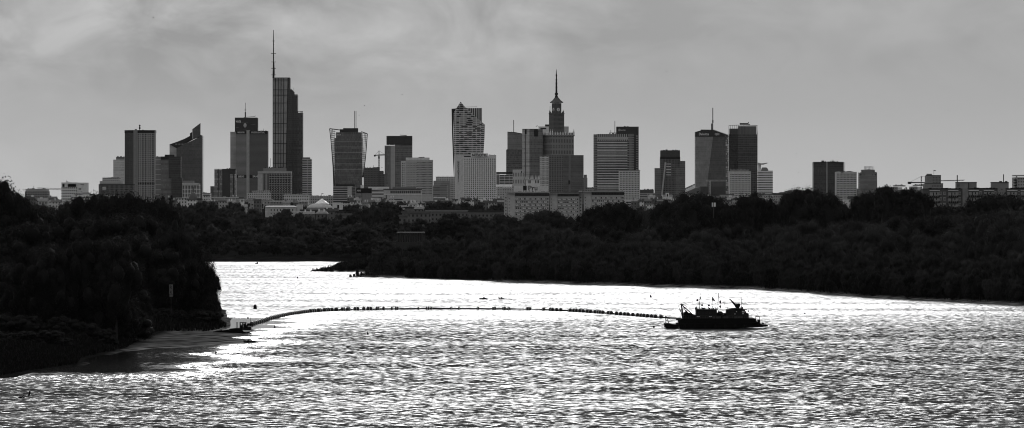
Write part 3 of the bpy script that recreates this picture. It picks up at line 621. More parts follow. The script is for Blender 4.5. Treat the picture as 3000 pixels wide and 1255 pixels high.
b.prism('wall',[(594,0),(615,0)],567,None,FA('f_w4',.7,.3,3,3,.4,.4)); b.box('roof',593,616,565.5,567,DARK,-.5,12); b.roofkit(594,605,565.5,3,9)
# --- low dark glass
b = Bld('glass_building','low black and grey glass block left of the twin-faced hotel tower',616,690,6000)
b.prism('low_wing',[(616,2),(628,2)],546,None,FA('f_lg1',.07,.16,3.6,2.4,.85,.8)); b.prism('wall',[(628,0),(651,0)],497,None,FA('f_lg2',.13,.2,3.6,2.2,.85,.8)); b.prism('dark_core',[(651,-1),(674,-1)],496,None,mat('smoked_glass',.035,.2,.5)); b.prism('right_wing',[(674,0),(690,0)],511,None,FA('f_lg2',.13,.2,3.6,2.2,.85,.8)); b.box('upper_wing',674,690,496,511,mat('smoked_glass',.035,.2,.5),2,20)
b.vfins('mullion',639,639.5,496,600,1,.8,BLACK,-.6,0); b.vfins('mullion',684,684.6,511,600,1,.8,BLACK,-.6,0); b.box('parapet',628,690,495.3,496.4,DARK,-.4,3); b.roofkit(663,673,495.4,3,10)
# --- insurance tower behind + hotel tower
b = Bld('office_tower','black-topped tower with white lettering and a mast rising behind the hotel tower',688,754,7300,'tower')
b.prism('wall',[(688,0),(754,0)],346,None,mat('warta_dark',.035,.4),25); b.line('edge',[(688,345.6),(754,345.6)],.5,GREY,-.3); b.text('warta',690.5,706,352.5,359.5,SIGNW,-.6); b.line('ledge',[(690,360.5),(727,360.5)],.25,GREY,-.4); b.line('ledge',[(734,366),(748,366)],.25,GREY,-.4); b.line('ledge',[(690,374),(699,374)],.25,GREY,-.4)
q = MB(); b.line('',[(718,346),(718,301)],.35,b=q); b.line('',[(718,346),(718,328)],1.0,b=q)
for y in (320,323,331,334,337,340): b.line('',[(715.5,y),(720.5,y)],.35,b=q)
q.build('mast',BLACK,b.o); b.line('maintenance_crane',[(713.5,344),(747,341.5),(747,338.5)],.4,BLACK); q=MB(); q.ball((b.x(718),-1,b.z(368)),3,8,sz=1.4,sy=.3); q.build('dish_cluster',CONC,b.o)
b = Bld('hotel_tower','twin-faced hotel tower with a light corner pier and PRESIDENTIAL lettering bands',673,785,6900,'tower')
HG = FA('f_hot1',.23,.12,1.9,1.3,.8,.62,var=.15,rowvar=.1); HG2 = FA('f_hot_shade',.13,.09,1.9,1.3,.8,.62,var=.2,rowvar=.1)  # side wall is a darker copy: facet shading put into its colour
b.prism('rear_slab',[(673,14),(691,14)],386,None,FA('f_hot3',.25,.27,5.2,40,1,.9,var=.1,rowvar=.08),12); b.prism('wall',[(690.5,9),(722,.3)],384,None,HG,18); b.prism('side_wall',[(731,.3),(784,8)],384,None,HG2,18); b.prism('corner_pier',[(722,-.5),(723.5,-1.6),(729.5,-1.6),(731,-.5)],382,None,mat('pier_grey',.27,.8),14); b.box('edge_pier',784,785.5,384,None,PALE,7.5,12)
for y0,y1 in ((384,392.5),(512.5,522)):
    b.prism('sign_band',[(690.6,8.6),(722,-.1)],y0,y1,BLACK,1); b.prism('sign_band',[(731,-.1),(783.6,7.5)],y0,y1,BLACK,1)
ms = mat('sign_dim',.42,.6)
b.text('PRESIDENTIAL',694,718,386.2,390.6,ms,3.6,slope=-.45); b.text('PRESIDENTIAL',736,776,386,391,ms,2.9,slope=.25); b.text('SAMSUNG',695.5,716,514.6,520.4,SIGNW,3.6,slope=-.45); b.text('SAMSUNG',739.5,776,514.4,520.4,SIGNW,2.9,slope=.25)
b.roofkit(735,780,384,1.5,11); b.line('mast',[(771,384),(771,377)],.2)
b = Bld('office_block','light grid-fronted office block in front of the tallest tower',755,853,5900)
b.prism('wall',[(789,.4),(853,.4)],508,None,FA('f_k1',.24,.05,3.5,3.9,.68,.66,var=.5)); b.prism('stair_wing',[(755,0),(789,0)],508,None,mat('render_grey',.3,.8)); b.vfins('window_strip',771,787,509,600,4,1.1,DARK,-.12,.1); b.box('parapet',755,853,502.5,508,mat('parapet_grey',.3,.8),-.5,22); b.box('penthouse',770.5,837,492.5,502.5,GREY,5,16); b.roofkit(775,835,492.5,3,12)
b.windows(789.5,852,512,588,8,14,.5,.5,GLASSD,.3)
b.line('mast',[(792,493),(792,464)],.25); b.line('mast',[(788.5,493),(788.5,488)],.3)
# --- the tallest tower
b = Bld('skyscraper','tallest tower, a white-gridded glass slab with stepped shoulders and a tall spire',799,887,7500,'skyscraper')
GV = FA('f_v1',.22,.25,3.9,1.5,.9,.85,var=.1,rowvar=.07); GK = FA('f_v2',.05,.05,3.9,2.2,.8,.85,var=.3)
b.outline('wall',[(799,610),(799,229),(844,228.5),(841,300),(838.5,420),(837,610)],GV,0,30)
b.outline('side_wall',[(837.2,610),(838.7,420),(841.2,300),(844.2,228.5),(849.5,228.5),(849.5,262),(854.5,262),(854.5,610)],GK,1,30)
b.outline('shoulder',[(854.5,610),(854.5,262),(858,266),(861.6,270),(861.6,610)],FA('f_v3',.03,.035,3.9,1.6,.7,.85),0,28); b.box('shoulder',861.6,871.6,279,None,GK,2,26); b.box('shoulder',871.6,886.6,331,None,FA('f_v4',.05,.075,3.9,3,.75,.9),4,26)
b.box('crown_rail',861.6,871.6,276.5,277.6,BLACK,2,3); b.vfins('crown_post',862,871.4,276.5,279,3,.4,BLACK,2,3); b.box('crown_rail',871.6,886.6,326,327.2,BLACK,4,5); b.vfins('crown_post',872,886.3,326,331,4,.8,BLACK,4,5)
for p0,p1 in ((799.6,799.6),(807,806.8),(815.3,814.6),(823.6,822.3),(831.5,829.5),(843.5,836.4)):
    q = MB(); q.tube([(b.x(p1),-.4,b.z(610)),(b.x(p0),-.4,b.z(229))],.75,4); q.build('mullion',BLACK,b.o)
for y in (234,263,278.5,301.6,331,362,391,420,448.5,478,507,536): b.box('spandrel',799.2,840 if y>300 else 845,y,y+1.3,BLACK,-1,-.2)
b.box('roof_frame',799,849.5,227.6,229,BLACK,-.6,2)
q = MB()
for dx in (-2.6,2.6): b.line('',[(801.5+dx*1.3,229),(800.8+dx*.5,182)],.45,b=q)
for i in range(8):
    y=229-i*6; b.line('',[(799,y),(803.4,y-6)],.28,b=q); b.line('',[(803.4,y),(799,y-6)],.28,b=q)
q.tube([(b.x(800.8),8,b.z(229)),(b.x(800.6),8,b.z(180)),(b.x(800.5),8,b.z(120)),(b.x(800.4),8,b.z(88))],1.25,8,.45)
for y,w in ((120,3.4),(156.6,7.4),(181.6,7),(200.5,6.6),(219.5,7)): b.line('',[(800.6-w,y),(800.6+w,y)],.5,b=q)
for i in range(14): b.line('',[(798.8,125+i*5.4),(802.6,125+i*5.4)],.25,b=q)
q.build('spire',BLACK,b.o); b.line('mast',[(852,262),(852,258)],.2); b.line('mast',[(860,268),(860,257)],.2)
b = Bld('slab_tower','horizontally striped slab tower tucked right of the tallest tower',886,912,7000,'tower')
b.prism('wall',[(886,0),(912,0)],466,None,FA('f_m1',.4,.06,3.1,60,1,.6,rowvar=.4)); b.box('stair_strip',899.5,901,466,None,CONC,-.3,0); b.box('roof',886,908,461.5,466,GREY,3,12); b.vfins('railing',888,908,461,466,8,.2,GREY,2,2.3)
# --- mid low row
MIDW = FA('f_mid',.36,.09,3.3,2.6,.45,.45)
for lab,nm,x0,x1,y0,D,m in (('low grey terrace with plant boxes below the grid-fronted office block','terrace_building',724,791,566,5000,MIDW),('pale two-tier low block under the hotel tower','office_block',738,790,559,5200,FA('f_mid2',.3,.08,3.3,2.6,.4,.4)),
    ('long low house with a colonnaded top floor below the tallest tower','terrace_building',831,905,570,4900,FA('f_mid3',.45,.1,3.3,2.2,.5,.5)),('mansard-roofed row of houses left of the cone-roofed hall','terrace_building',896,978,574,5000,FA('f_mid4',.28,.07,3.3,2.8,.5,.5)),
    ('long flat grey range under the low dark glass block','terrace_building',620,700,578,4600,FA('f_mid5',.27,.2,3.5,12,.9,.5)),('grey low range with roof hatches between the hotel and the tallest tower','terrace_building',660,800,585,4400,FA('f_mid6',.25,.06,3.3,3.4,.35,.4)),
    ('broad grey roof range with a white cornice behind the pale palace','terrace_building',790,900,590,4300,FA('f_mid7',.22,.07,3.3,3,.35,.4)),('row of dark-roofed houses behind the pale palace','terrace_building',640,770,594,4000,FA('f_mid8',.24,.06,3.3,3.6,.35,.4))):
    b = Bld(nm,lab,x0,x1,D); b.prism('wall',[(x0,0),(x1,0)],y0+2,None,m,14); b.box('cornice',x0-.6,x1+.6,y0+.8,y0+2,PALE,-.5,14); b.roofkit(x0+3,x1-3,y0+.8,3.5,x0,6,GREY)
b = Bld('palace','pale two-storey palace with a bright roof edge and arched windows among the trees',777,885,3500,'palace')
b.prism('wall',[(777,0),(867,0)],608,None,mat('palace_wall',.36,.85),16); b.box('cornice',776,868,606,608,PALE,-.7,16); q = MB(); q.add([(b.x(776),-.8,b.z(606)),(b.x(868),-.8,b.z(606)),(b.x(868),17,b.z(606)),(b.x(776),17,b.z(606)),(b.x(784),6,b.z(603)),(b.x(860),6,b.z(603))],[(0,1,5,4),(1,2,5),(2,3,4,5),(3,0,4),(0,3,2,1)]); q.build('roof',METAL,b.o)
b.windows(790,862,612,620,8,1,.28,.75,GLASSD,-.05); b.windows(790,862,623,629,8,1,.28,.7,GLASSD,-.05); b.windows(790,862,633,639,8,1,.28,.7,GLASSD,-.05); b.box('string_course',777,867,621,621.8,PALE,-.3,0)
b.prism('side_wing',[(868,2),(885,2)],600,None,mat('palace_wall',.36,.85),14)
b = Bld('circus_hall','round circus hall with a bright conical metal roof and wide dome skirt',893,973,3900,'hall')
cx = b.x(941); q = MB(); q.lathe([(21/b.k,b.z(597)),(15/b.k,b.z(592.5)),(8/b.k,b.z(588)),(.4,b.z(582))],24,(cx,14)); q.build('cone_roof',mat('bright_zinc',.7,.3,.6,metal=.75,var=.2,scale=.6),b.o)
q = MB(); q.lathe([(40/b.k,b.z(612)),(37/b.k,b.z(606)),(29/b.k,b.z(600.5)),(20/b.k,b.z(597.3))],24,(b.x(935),14)); q.build('dome_skirt',CONC,b.o,smooth=True); q = MB(); q.lathe([(40/b.k,b.z(612)),(40/b.k,-1)],24,(b.x(935),14)); q.build('wall',GREY,b.o); b.line('flagpole',[(941,582.5),(941,567)],.15); b.outline('flag',[(940.5,567),(946,567.5),(945.5,569),(940.5,569.3)],BLACK,14,14.2)
b = Bld('annex','white blank-walled annex with one dark door right of the circus hall',974,1005,3950)
b.prism('wall',[(974,0),(1003,0)],595,None,PALE,12); b.box('door',988,993.5,601,611,BLACK,-.15,.1); b.box('roof',973,1004,594,595,CONC,-.4,12)
# --- lattice tower
b = Bld('office_tower','flared glass tower wrapped in a lattice screen with twin roof masts',965,1076,7300,'tower')
b.prism('wall',[(980,5),(1004,0),(1040,0),(1060,4)],405,None,FA('f_sp1',.1,.13,3.8,1.7,.9,.85,var=.35),30); b.prism('upper_wall',[(984,7),(1004,2),(1040,2),(1059,6)],388,405,FA('f_sp1',.1,.13,3.8,1.7,.9,.85),24); b.prism('crown',[(995,5),(1048,5)],379,388,DARK,18); b.prism('crown',[(1005,6),(1048,6)],375.8,379,DARK,14)
for p in (1038.5,1042.5): b.line('mast',[(p,376),(p,325)],.55,BLACK,9)
def frame(pts, n, name, d, cut):
    q = MB(); (a0,a1) = pts
    for t in np.linspace(0,1,n):
        y = 377+t*(560-377); xl = float(np.interp(y,[377,412,450,490,547],a0)); xr = a1
        b.line('',[(xl,y),(xr,y+(2.5 if t<.2 else .5))],.42,b=q)
    for s_ in (0,.25,.5,.75):
        b.line('',[(float(np.interp(y,[377,412,450,490,547],a0))*(1-s_)+a1*s_,y) for y in (377 if a1>a0[0] else 392,412,450,490,547)],.45 if s_ else .8,b=q)
    q.build(name,BLACK,b.o)
frame(([965,969,972,975,977],982),30,'lattice_screen',-1,0)
q = MB(); RX=[1075.6,1073,1070.5,1066,1063]; RY=[392,430,460,500,520]
for t in np.linspace(0,1,22):
    y = 392+t*118; b.line('',[(1058,y-1),(float(np.interp(y,RY,RX)),y)],.28,b=q)
for s_ in (0,.25,.5,.75): b.line('',[(float(x_)*(1-s_)+1058*s_,y) for x_,y in zip(RX,RY)],.8 if not s_ else .45,b=q)
b.line('',[(1058,386),(1075.6,392)],.8,b=q); q.build('lattice_screen',BLACK,b.o)
b.line('top_chord',[(965,377),(995,381)],.8,BLACK)
for y in (414,430.5,447,463.5,480,497,513): b.box('light_band',978,1068 if y<500 else 1060,y,y+.7,CONC,-1.2,-.8)
b.text('KINO',983,998,392.5,397,mat('sign_dim',.42,.6),1.5)
b = Bld('slab_block','flat block with bright-edged floor bands and a blank light gable under the lattice tower',976,1040,4700)
b.prism('wall',[(976,0),(1018,0)],546,None,mat('spandrel_dark',.06,.6)); b.bands('balcony_band',976,1018,547,606,9,.42,CONC,-.8,1); b.prism('gable',[(1018,-.5),(1030.5,-.5)],546,None,CONC); b.prism('side_wall',[(1030.5,0),(1040,4)],548,None,FA('f_n1',.14,.05,3.2,2,.6,.5)); b.box('penthouse',984,1039,540.5,546,DARK,2,14); b.line('mast',[(1010,541),(1010,536)],.3)
b = Bld('apartment_block','hazy dark stepped blocks left of the black-topped office tower',1065,1144,6900)
HZF = FA('f_o1',.12,.08,3.4,2.6,.6,.5,var=.2)
b.prism('wall',[(1065,2),(1093,2)],492,None,HZF); b.prism('middle_block',[(1093,0),(1111,0)],490.5,None,HZF); b.prism('right_block',[(1111,3),(1123,3)],501,None,HZF); b.prism('low_block',[(1123,5),(1144,5)],510,None,HZF); b.roofkit(1068,1122,491,2,21); b.line('mast',[(1094,490),(1094,485)],.3)
b = Bld('tower_crane','lattice tower crane standing between the hazy blocks and the black-topped tower',1095,1127,6600,'crane')
q = MB()
for dx in (-2,2): b.line('',[(1110+dx,560),(1110+dx*.7,458)],.35,b=q)
for i in range(16): y=455+i*6.5; b.line('',[(1108,y),(1112,y+6.5)],.22,b=q); b.line('',[(1112,y),(1108,y+6.5)],.22,b=q)
q.build('mast',MAST,b.o); q = MB(); b.line('',[(1095,455),(1127,452.5)],.5,b=q); b.line('',[(1095,457),(1127,455)],.4,b=q); b.line('',[(1110,460),(1110,441.5)],.6,b=q); b.line('',[(1110,442),(1127,453)],.18,b=q); b.line('',[(1110,442),(1097,455)],.18,b=q); q.build('jib',MAST,b.o); b.box('counterweight',1095,1100,454,459,BLACK,6,9); b.box('cab',1107.5,1112,458,465,BLACK,6,9)
b = Bld('office_tower','black-topped glass office tower with a finned left bay',1127,1207,6800,'tower')
b.prism('wall',[(1126.7,3),(1142,0)],427,None,FA('f_q1',.1,.13,3.7,1.5,.7,.9)); b.prism('finned_bay',[(1144,0),(1157,0)],427,None,FA('f_q2',.28,.08,3.7,1.6,.5,1)); b.prism('right_wing',[(1157,0),(1207,6)],424.6,None,FA('f_q3',.17,.13,3.7,2.2,.85,.8,var=.2)); b.box('recess',1141,1144,427,None,BLACK,1,6); b.prism('crown',[(1132,4),(1153,1),(1188,1),(1207,5)],398.6,424.6,mat('crown_black',.035,.35)); b.line('maintenance_crane',[(1171,396),(1191,397)],.6,BLACK,9); b.vfins('fin',1128,1141,428,600,4,.4,CONC,-.5,.2); b.vfins('fin',1145,1156,428,600,4,.4,PALE,-.5,.2)
b = Bld('office_block','pale stone block with sixteen rows of small windows',1175,1268,5800)
b.prism('wall',[(1174.7,.0),(1188.5,0)],472,None,mat('r_stone',.38,.85)); b.prism('main_wing',[(1188.5,.5),(1267.8,.5)],469,None,mat('r_stone2',.3,.85)); b.box('penthouse',1188.5,1258,462,469,mat('r_stone',.38,.85),4,14); b.roofkit(1226,1246,462,4,22)
b.windows(1222,1266,474,570,13,14,.6,.36,GLASSD,.4); b.windows(1177,1186,476,555,2,12,.5,.5,GLASSD,-.1); b.windows(1190,1222,475,550,7,11,.45,.3,mat('pane_mid',.13,.2),.4,name='window')
b = Bld('office_block','black-signed retail block with small white lettering left of the bank hall',1044,1089,5000)
b.prism('wall',[(1044,0),(1088.5,0)],566,None,mat('brick_grey',.2,.85)); b.box('sign_fascia',1044,1088.5,552,566,BLACK,-.3,10); b.box('seam',1059.5,1061,566,600,BLACK,-.1,.1); b.text('VOLVO',1045.5,1057,556.4,561.4,SIGNW,-.5)
b.box('roof_hut',1056,1064,543,552,WHITE,3,6)
b = Bld('office_block','pale banded shop block right of the black-signed block',1079,1139,5300)
b.prism('wall',[(1088.5,0),(1124,0)],556,None,FA('f_t1',.4,.16,4.4,40,1,.45,rowvar=.3)); b.box('upper_storey',1079,1139,547.7,556,PALE,-.5,14)
b = Bld('bank_building','long low bank hall with a colonnade of dark tall windows',1124,1235,5100)
b.prism('wall',[(1124,0),(1235,0)],556,None,mat('bank_stone',.33,.85)); b.windows(1143,1233,559,567,16,1,.7,.95,GLASSD,-.1); b.box('roof',1123,1236,553.5,556,DARK,-.6,14); b.box('plant_room',1150,1218,548,553.5,GREY,4,12); b.box('fascia',1124,1235,569,571,PALE,-.4,.2); b.windows(1156,1180,583,586,1,1,.95,.8,GLASSD,-.1); b.windows(1130,1133,571,585,1,1,.9,.9,BLACK,-.1)
b = Bld('office_block','pale office wing with rows of square windows behind the curving tower',1277,1332,6900)
b.prism('wall',[(1277,2),(1332,2)],518,None,FA('f_s1',.38,.12,3.6,3,.6,.5)); b.vfins('railing',1277,1330,515,518,14,.25,GREY,2,2.3); b.prism('lower_wing',[(1270,-4),(1318,-4)],530,None,FA('f_s2',.27,.12,3.6,1.6,.5,.9))
b = Bld('office_block','hazy grey low block left of the white hotel slab',1268,1312,6000)
b.prism('wall',[(1268,0),(1310,0)],544,None,FA('f_s3',.2,.15,3.4,14,.95,.5)); b.box('sign_board',1270,1280,577,581,WHITE,-.6,-.2); b.box('sign_board',1281,1306,577.5,581,PALE,-.6,-.2)
# --- curving tower
b = Bld('skyscraper','curving striped tower with a pointed peak and a ribbed slab behind its shoulder',1323,1421,7200,'skyscraper')
b.outline('wall',[(1332,600),(1332,491),(1330.5,451),(1329,331),(1337,317.5),(1349.5,298.4),(1362,313.5),(1411.6,358),(1420.8,365.7),(1419,410),(1416,451),(1416,600)],FA('f_z1',.42,.05,3.65,7.3,.86,.5,var=.6,rowvar=.3,dirt=.05),0,26)
b.outline('edge_slab',[(1330.5,600),(1330.5,491),(1328,380),(1329,331),(1337,318),(1322.8,319),(1324.5,400),(1326.5,450),(1329.5,520),(1330,600)],BLACK,3,24)
b.outline('rear_slab',[(1365,450),(1365,316.5),(1411.6,316),(1411.6,450)],FA('f_z2',.33,.035,60,3.9,.6,1,var=.2),27,45); b.line('roof_rail',[(1363,313),(1397,312.3),(1397,316)],.4,GREY,30)
rz_ = random.Random(8); me_ = None
for i in range(46):
    y = 311+i*6.05; xl = 1333 if y > 330 else 1349-(y-298)*.62; xr = float(np.interp(y,[298,313,358,366,410,451],[1350,1361,1410,1419,1418,1415]))-2
    for j in range(2):
        w = rz_.uniform(5,20); p = rz_.uniform(xl+w/2,max(xl+w/2+1,xr-w/2))
        if p+w/2 < xr: b.box('window',p-w/2,p+w/2,y-1.5,y+1.6,GLASSD,-.35,.05)
# --- hotel slab
b = Bld('hotel','white hotel slab with a square window grid and NOVOTEL lettering on roof and gable',1338,1454,5200,'hotel')
HW = mat('hotel_white',.5,.85); b.prism('wall',[(1357.5,0),(1453.5,0)],456,None,HW,22); b.prism('gable',[(1332,8),(1340,0),(1357.5,-.2)],455,None,mat('hotel_gable',.42,.85),16)
b.windows(1359,1453,464,591,15,22,.46,.5,GLASSD,-.06); b.box('sign_panel',1379.5,1430,450,461,PALE,-.9,-.4); b.text('NOVOTEL',1383.5,1427,451,458.5,SIGNK,-1.1); b.text('WARSZAWA',1397,1415,459.3,460.6,SIGNK,-1.1); b.box('penthouse',1357,1380,454,460.5,GREY,3,12); b.box('recess',1359,1379,457.5,460.5,DARK,-.2,.2)
b.text('NOVOTEL',1340.5,1345.2,473,532,SIGNK,-.5,vertical=True); b.box('roof_edge',1432,1453.5,454.6,456,CONC,0,20); b.roofkit(1432,1450,455,2,24)
b = Bld('office_block','office block with dark curved roof and white floor frames right of the white hotel slab',1454,1507,6500)
b.prism('wall',[(1463,0),(1507,0)],512,None,mat('dark_recess',.05,.4)); b.bands('floor_band',1463,1507,512,545,7,.3,WHITE,-.8,1); b.prism('curved_roof',[(1454,2),(1480,-1),(1503,2)],504.5,510,DARK); b.prism('side_wall',[(1454,2),(1463,1)],511,None,GREY); b.vfins('post',1463,1506,512,545,3,.5,WHITE,-.9,0)
b = Bld('office_block','vault-roofed pale block with white accenture lettering',1454,1506,6000)
q = MB(); R = 7.5/b.k
prof = [(R*math.cos(t),R*math.sin(t)) for t in np.linspace(0,math.pi,9)]
q.add([(b.x(1454),10-p[0],b.z(549)+p[1]) for p in prof]+[(b.x(1501),10-p[0],b.z(549)+p[1]) for p in prof],[(i,i+9,i+10,i+1) for i in range(8)]); q.build('vault',METAL,b.o,smooth=True); b.prism('wall',[(1454,2),(1506,2)],549,None,FA('f_ac',.32,.12,3.5,3.5,.45,.4)); b.text('accenture',1473,1500,547,551,SIGNW,-.6)
b = Bld('office_tower','slant-topped glass tower with a roof mast left of the pale flat-topped tower',1483,1531,7400,'tower')
b.outline('wall',[(1486.6,600),(1486.6,387),(1510,388.5),(1531,392.5),(1531,600)],FA('f_w1',.17,.17,3.8,1.7,.9,.85,var=.12,rowvar=.15),0,26); b.outline('lower_wing',[(1483,600),(1483,439.5),(1487,437),(1529,438),(1529,600)],FA('f_w2',.13,.11,3.8,1.7,.9,.7,rowvar=.25),-2,24); b.line('mast',[(1505,389),(1505,352)],.7,GREY); b.line('mast',[(1499.5,389),(1499.5,384)],.25); b.line('roof_edge',[(1486.6,387),(1510,388.5),(1531,392.5)],.5,BLACK,-.3)
b = Bld('office_block','pale low wing with vertical window slots at the foot of the pale flat-topped tower',1502,1534,6400)
b.prism('wall',[(1502,0),(1534,0)],497,None,FA('f_x2',.36,.13,11,2.6,.4,.55)); b.box('vent',1526.5,1529,501,507,DARK,-.2,.1)
b = Bld('office_tower','pale flat-topped tower with a bright left strip and black top windows',1530,1590,6900,'tower')
b.prism('wall',[(1530,1),(1551,0)],379,None,FA('f_x1',.34,.3,3.7,3.6,.8,.8,var=.12)); b.prism('right_wing',[(1551,0),(1590,5)],379,None,FA('f_x3',.17,.15,3.7,2.4,.85,.8,var=.2)); b.box('recess',1538.3,1539.8,379,None,BLACK,-.5,0); b.box('dark_panel',1538,1542.5,380,393,BLACK,-.7,-.3); b.prism('dark_panel',[(1565,1.5),(1576.5,3)],379,400.5,BLACK,1); b.line('roof_edge',[(1530,378.5),(1576,378.5)],.4,GREY,0)
# --- palace of culture
b = Bld('palace_tower','stepped stone palace tower with two clock faces and a tall needle spire',1578,1723,6900,'tower')
ST = FA('f_p1',.2,.05,9.5,3.1,.42,.62,var=.3); ST2 = FA('f_p2',.1,.035,7.5,2.2,.4,.55,var=.3); SS = mat('palace_stone',.2,.85); SD = mat('palace_dark_stone',.1,.85)
c = 1631.; q = MB()
def sq(name,half,y0,y1,m,rot=.0,d=22,parent=None,build=True):
    q = MB(); h = half/b.k; R = h*1.0; a = math.radians(28)
    pts = [(b.x(c)+R*1.414*math.cos(a+math.pi/4+i*math.pi/2),d+R*1.414*math.sin(a+math.pi/4+i*math.pi/2)) for i in range(4)]
    w = max(p[0] for p in pts)-min(p[0] for p in pts); s_ = 2*h/w; pts = [(b.x(c)+(p[0]-b.x(c))*s_,d+(p[1]-d)*s_) for p in pts]
    q.prism(pts,b.z(y1),b.z(y0)); q.build(name,m,parent or b.o); return pts
base = sq('wall',50.5,399,None,ST); cor = sq('cornice',53,396,399,SS); sq('string_course',51.2,430,432,SS)
def pinn(pts,y0,y1,n,r,name,m):
    k = 0
    for i in range(4):
        a_,c_ = pts[i],pts[(i+1)%4]
        for j in range(n):
            t = (j+.5)/n; q = MB(); p = (a_[0]+(c_[0]-a_[0])*t,a_[1]+(c_[1]-a_[1])*t); hh = (y0-y1)*(1 if j in (0,n-1) else .6)
            q.lathe([(r,b.z(y0)),(r*.9,b.z(y0-hh*.5)),(r*.3,b.z(y0-hh*.7)),(.1,b.z(y0-hh))],6,p); q.build(name,m,b.o)
pinn(cor,396,378,9,1.1,'pinnacle',PALE); sq('attic',50,389,396,SS)
t2 = sq('upper_tower',22.4,333,None,ST2); pinn(t2,333,321,4,.9,'pinnacle',SD); sq('cornice',23.2,331,334,SD)
sq('clock_storey',14,302,333,SD)
q = MB()
for i,(r0,y) in enumerate(((17,301),(16,297),(11,292),(6.5,287),(4.5,281),(4,276))): pass
q.lathe([(17/b.k*1.2,b.z(301)),(17/b.k*1.2,b.z(299)),(11/b.k*1.2,b.z(294)),(6/b.k*1.2,b.z(287)),(4.4/b.k,b.z(284))],4,(b.x(c),22),math.radians(45+28)); q.build('roof',SD,b.o)
q = MB()
pr = [(4.6,286),(4.2,280),(2.6,279),(4.8,276.5),(4.8,273),(2.6,270.5),(2.2,240),(1.6,225),(2.4,219),(1.2,216),(.7,206),(.2,201.7)]
q.lathe([(r/b.k,b.z(y)) for r,y in pr],10,(b.x(c)-.3,22))
for i in range(10): q.lathe([(3.6/b.k-.02*i,b.z(268-i*3.9)),(3.6/b.k-.02*i,b.z(267.2-i*3.9))],8,(b.x(c)-.3,22))
q.build('spire',BLACK,b.o)
for px_,ang in ((1622.7,-62),(1636.6,28)):
    a = math.radians(ang); n = Vector((math.sin(a),-math.cos(a),0)); half = 14/b.k/(math.cos(math.radians(28))+math.sin(math.radians(28)))
    cc = Vector((b.x(c),22,b.z(320.8)))+n*(half+.25)
    q = MB(); u = Vector((math.cos(a),math.sin(a),0)); r = 3.0; ring = [cc+(u*math.cos(t)+Vector((0,0,1))*math.sin(t))*r*(1,1.12)[0] for t in np.linspace(0,2*math.pi,20,endpoint=False)]
    q.add([v for v in ring]+[v-n*.5 for v in ring],[tuple(range(20))]+[(i,(i+1)%20,(i+1)%20+20,i+20) for i in range(20)]); f = q.build('clock_face',WHITE,b.o)
    q = MB(); q.bar(cc+n*.15,cc+n*.15+Vector((0,0,-2.3))+u*-.5,.35); q.bar(cc+n*.15,cc+n*.15+Vector((0,0,1.4))+u*.6,.3); q.build('clock_hands',BLACK,f)
b.line('mast',[(1611.5,333),(1611.5,312)],.4,MAST,2)
b.prism('side_annex',[(1706,30),(1722,34)],521,None,SS,20); q = MB()
for p in (1709,1713,1716,1719): b.line('',[(p,521),(p,512)],1.,d=34,b=q)
q.build('pinnacle',SS,b.o)
b = Bld('office_block','flat roof block peeking over the left shoulder of the clock tower palace',1575,1610,7900)
b.prism('wall',[(1578,0),(1609,0)],371,None,PALE); b.box('roof_unit',1597,1609,365,371,DARK,2,8); b.box('window_strip',1583,1600,375,379,DARK,-.3,.2); b.line('maintenance_crane',[(1570,372),(1574,368),(1580,374)],.5)
b = Bld('office_block','flat roof block peeking over the right shoulder of the clock tower palace',1653,1667,7900)
b.prism('wall',[(1653,0),(1666,0)],371,None,CONC)
# --- glazed hotel
b = Bld('glass_building','glazed hotel with a white grid bay before the clock tower palace',1582,1710,6100,'hotel')
b.prism('grid_bay',[(1581.6,2),(1607.5,0)],458,None,FA('f_y1',.45,.15,3.1,2.,.62,.55,var=.4)); b.prism('wall',[(1607.5,0),(1650,0)],456,None,FA('f_y2',.17,.05,2.9,2.5,.6,.72,var=.4)); b.prism('wall_right',[(1650,.2),(1709.7,.2)],456,None,FA('f_y3',.14,.11,2.9,1.6,.85,.8,var=.2)); b.box('stair_strip',1666,1672,456,None,mat('strip_grey',.16,.5),-.3,.2)
b.box('roof_edge',1581.6,1709.7,455,456.2,GREY,-.3,20)
for i in range(9): b.box('floor_line',1582,1709,467+i*11.2,467.7+i*11.2,GREY,-.6,-.3)
b.windows(1663.5,1671.5,528,541,1,1,.6,.9,DARK,-.7)
b = Bld('church','pale ornamented church front with three tall windows below the pale flat-topped tower',1540,1582,5400,'church')
b.prism('wall',[(1540,0),(1582,0)],527,None,PALE); b.windows(1546,1556,528,538,3,1,.5,.9,GLASSD,-.1); b.windows(1567,1580,528,538,3,1,.5,.9,GLASSD,-.1); b.box('cornice',1539,1583,525,527,CONC,-.6,10)
q = MB()
for p in (1541,1547,1556,1561,1570,1577,1581): q.lathe([(1.2,b.z(525)),(.9,b.z(521)),(.1,b.z(512+p%5))],6,(b.x(p),2))
q.build('pinnacle',CONC,b.o)
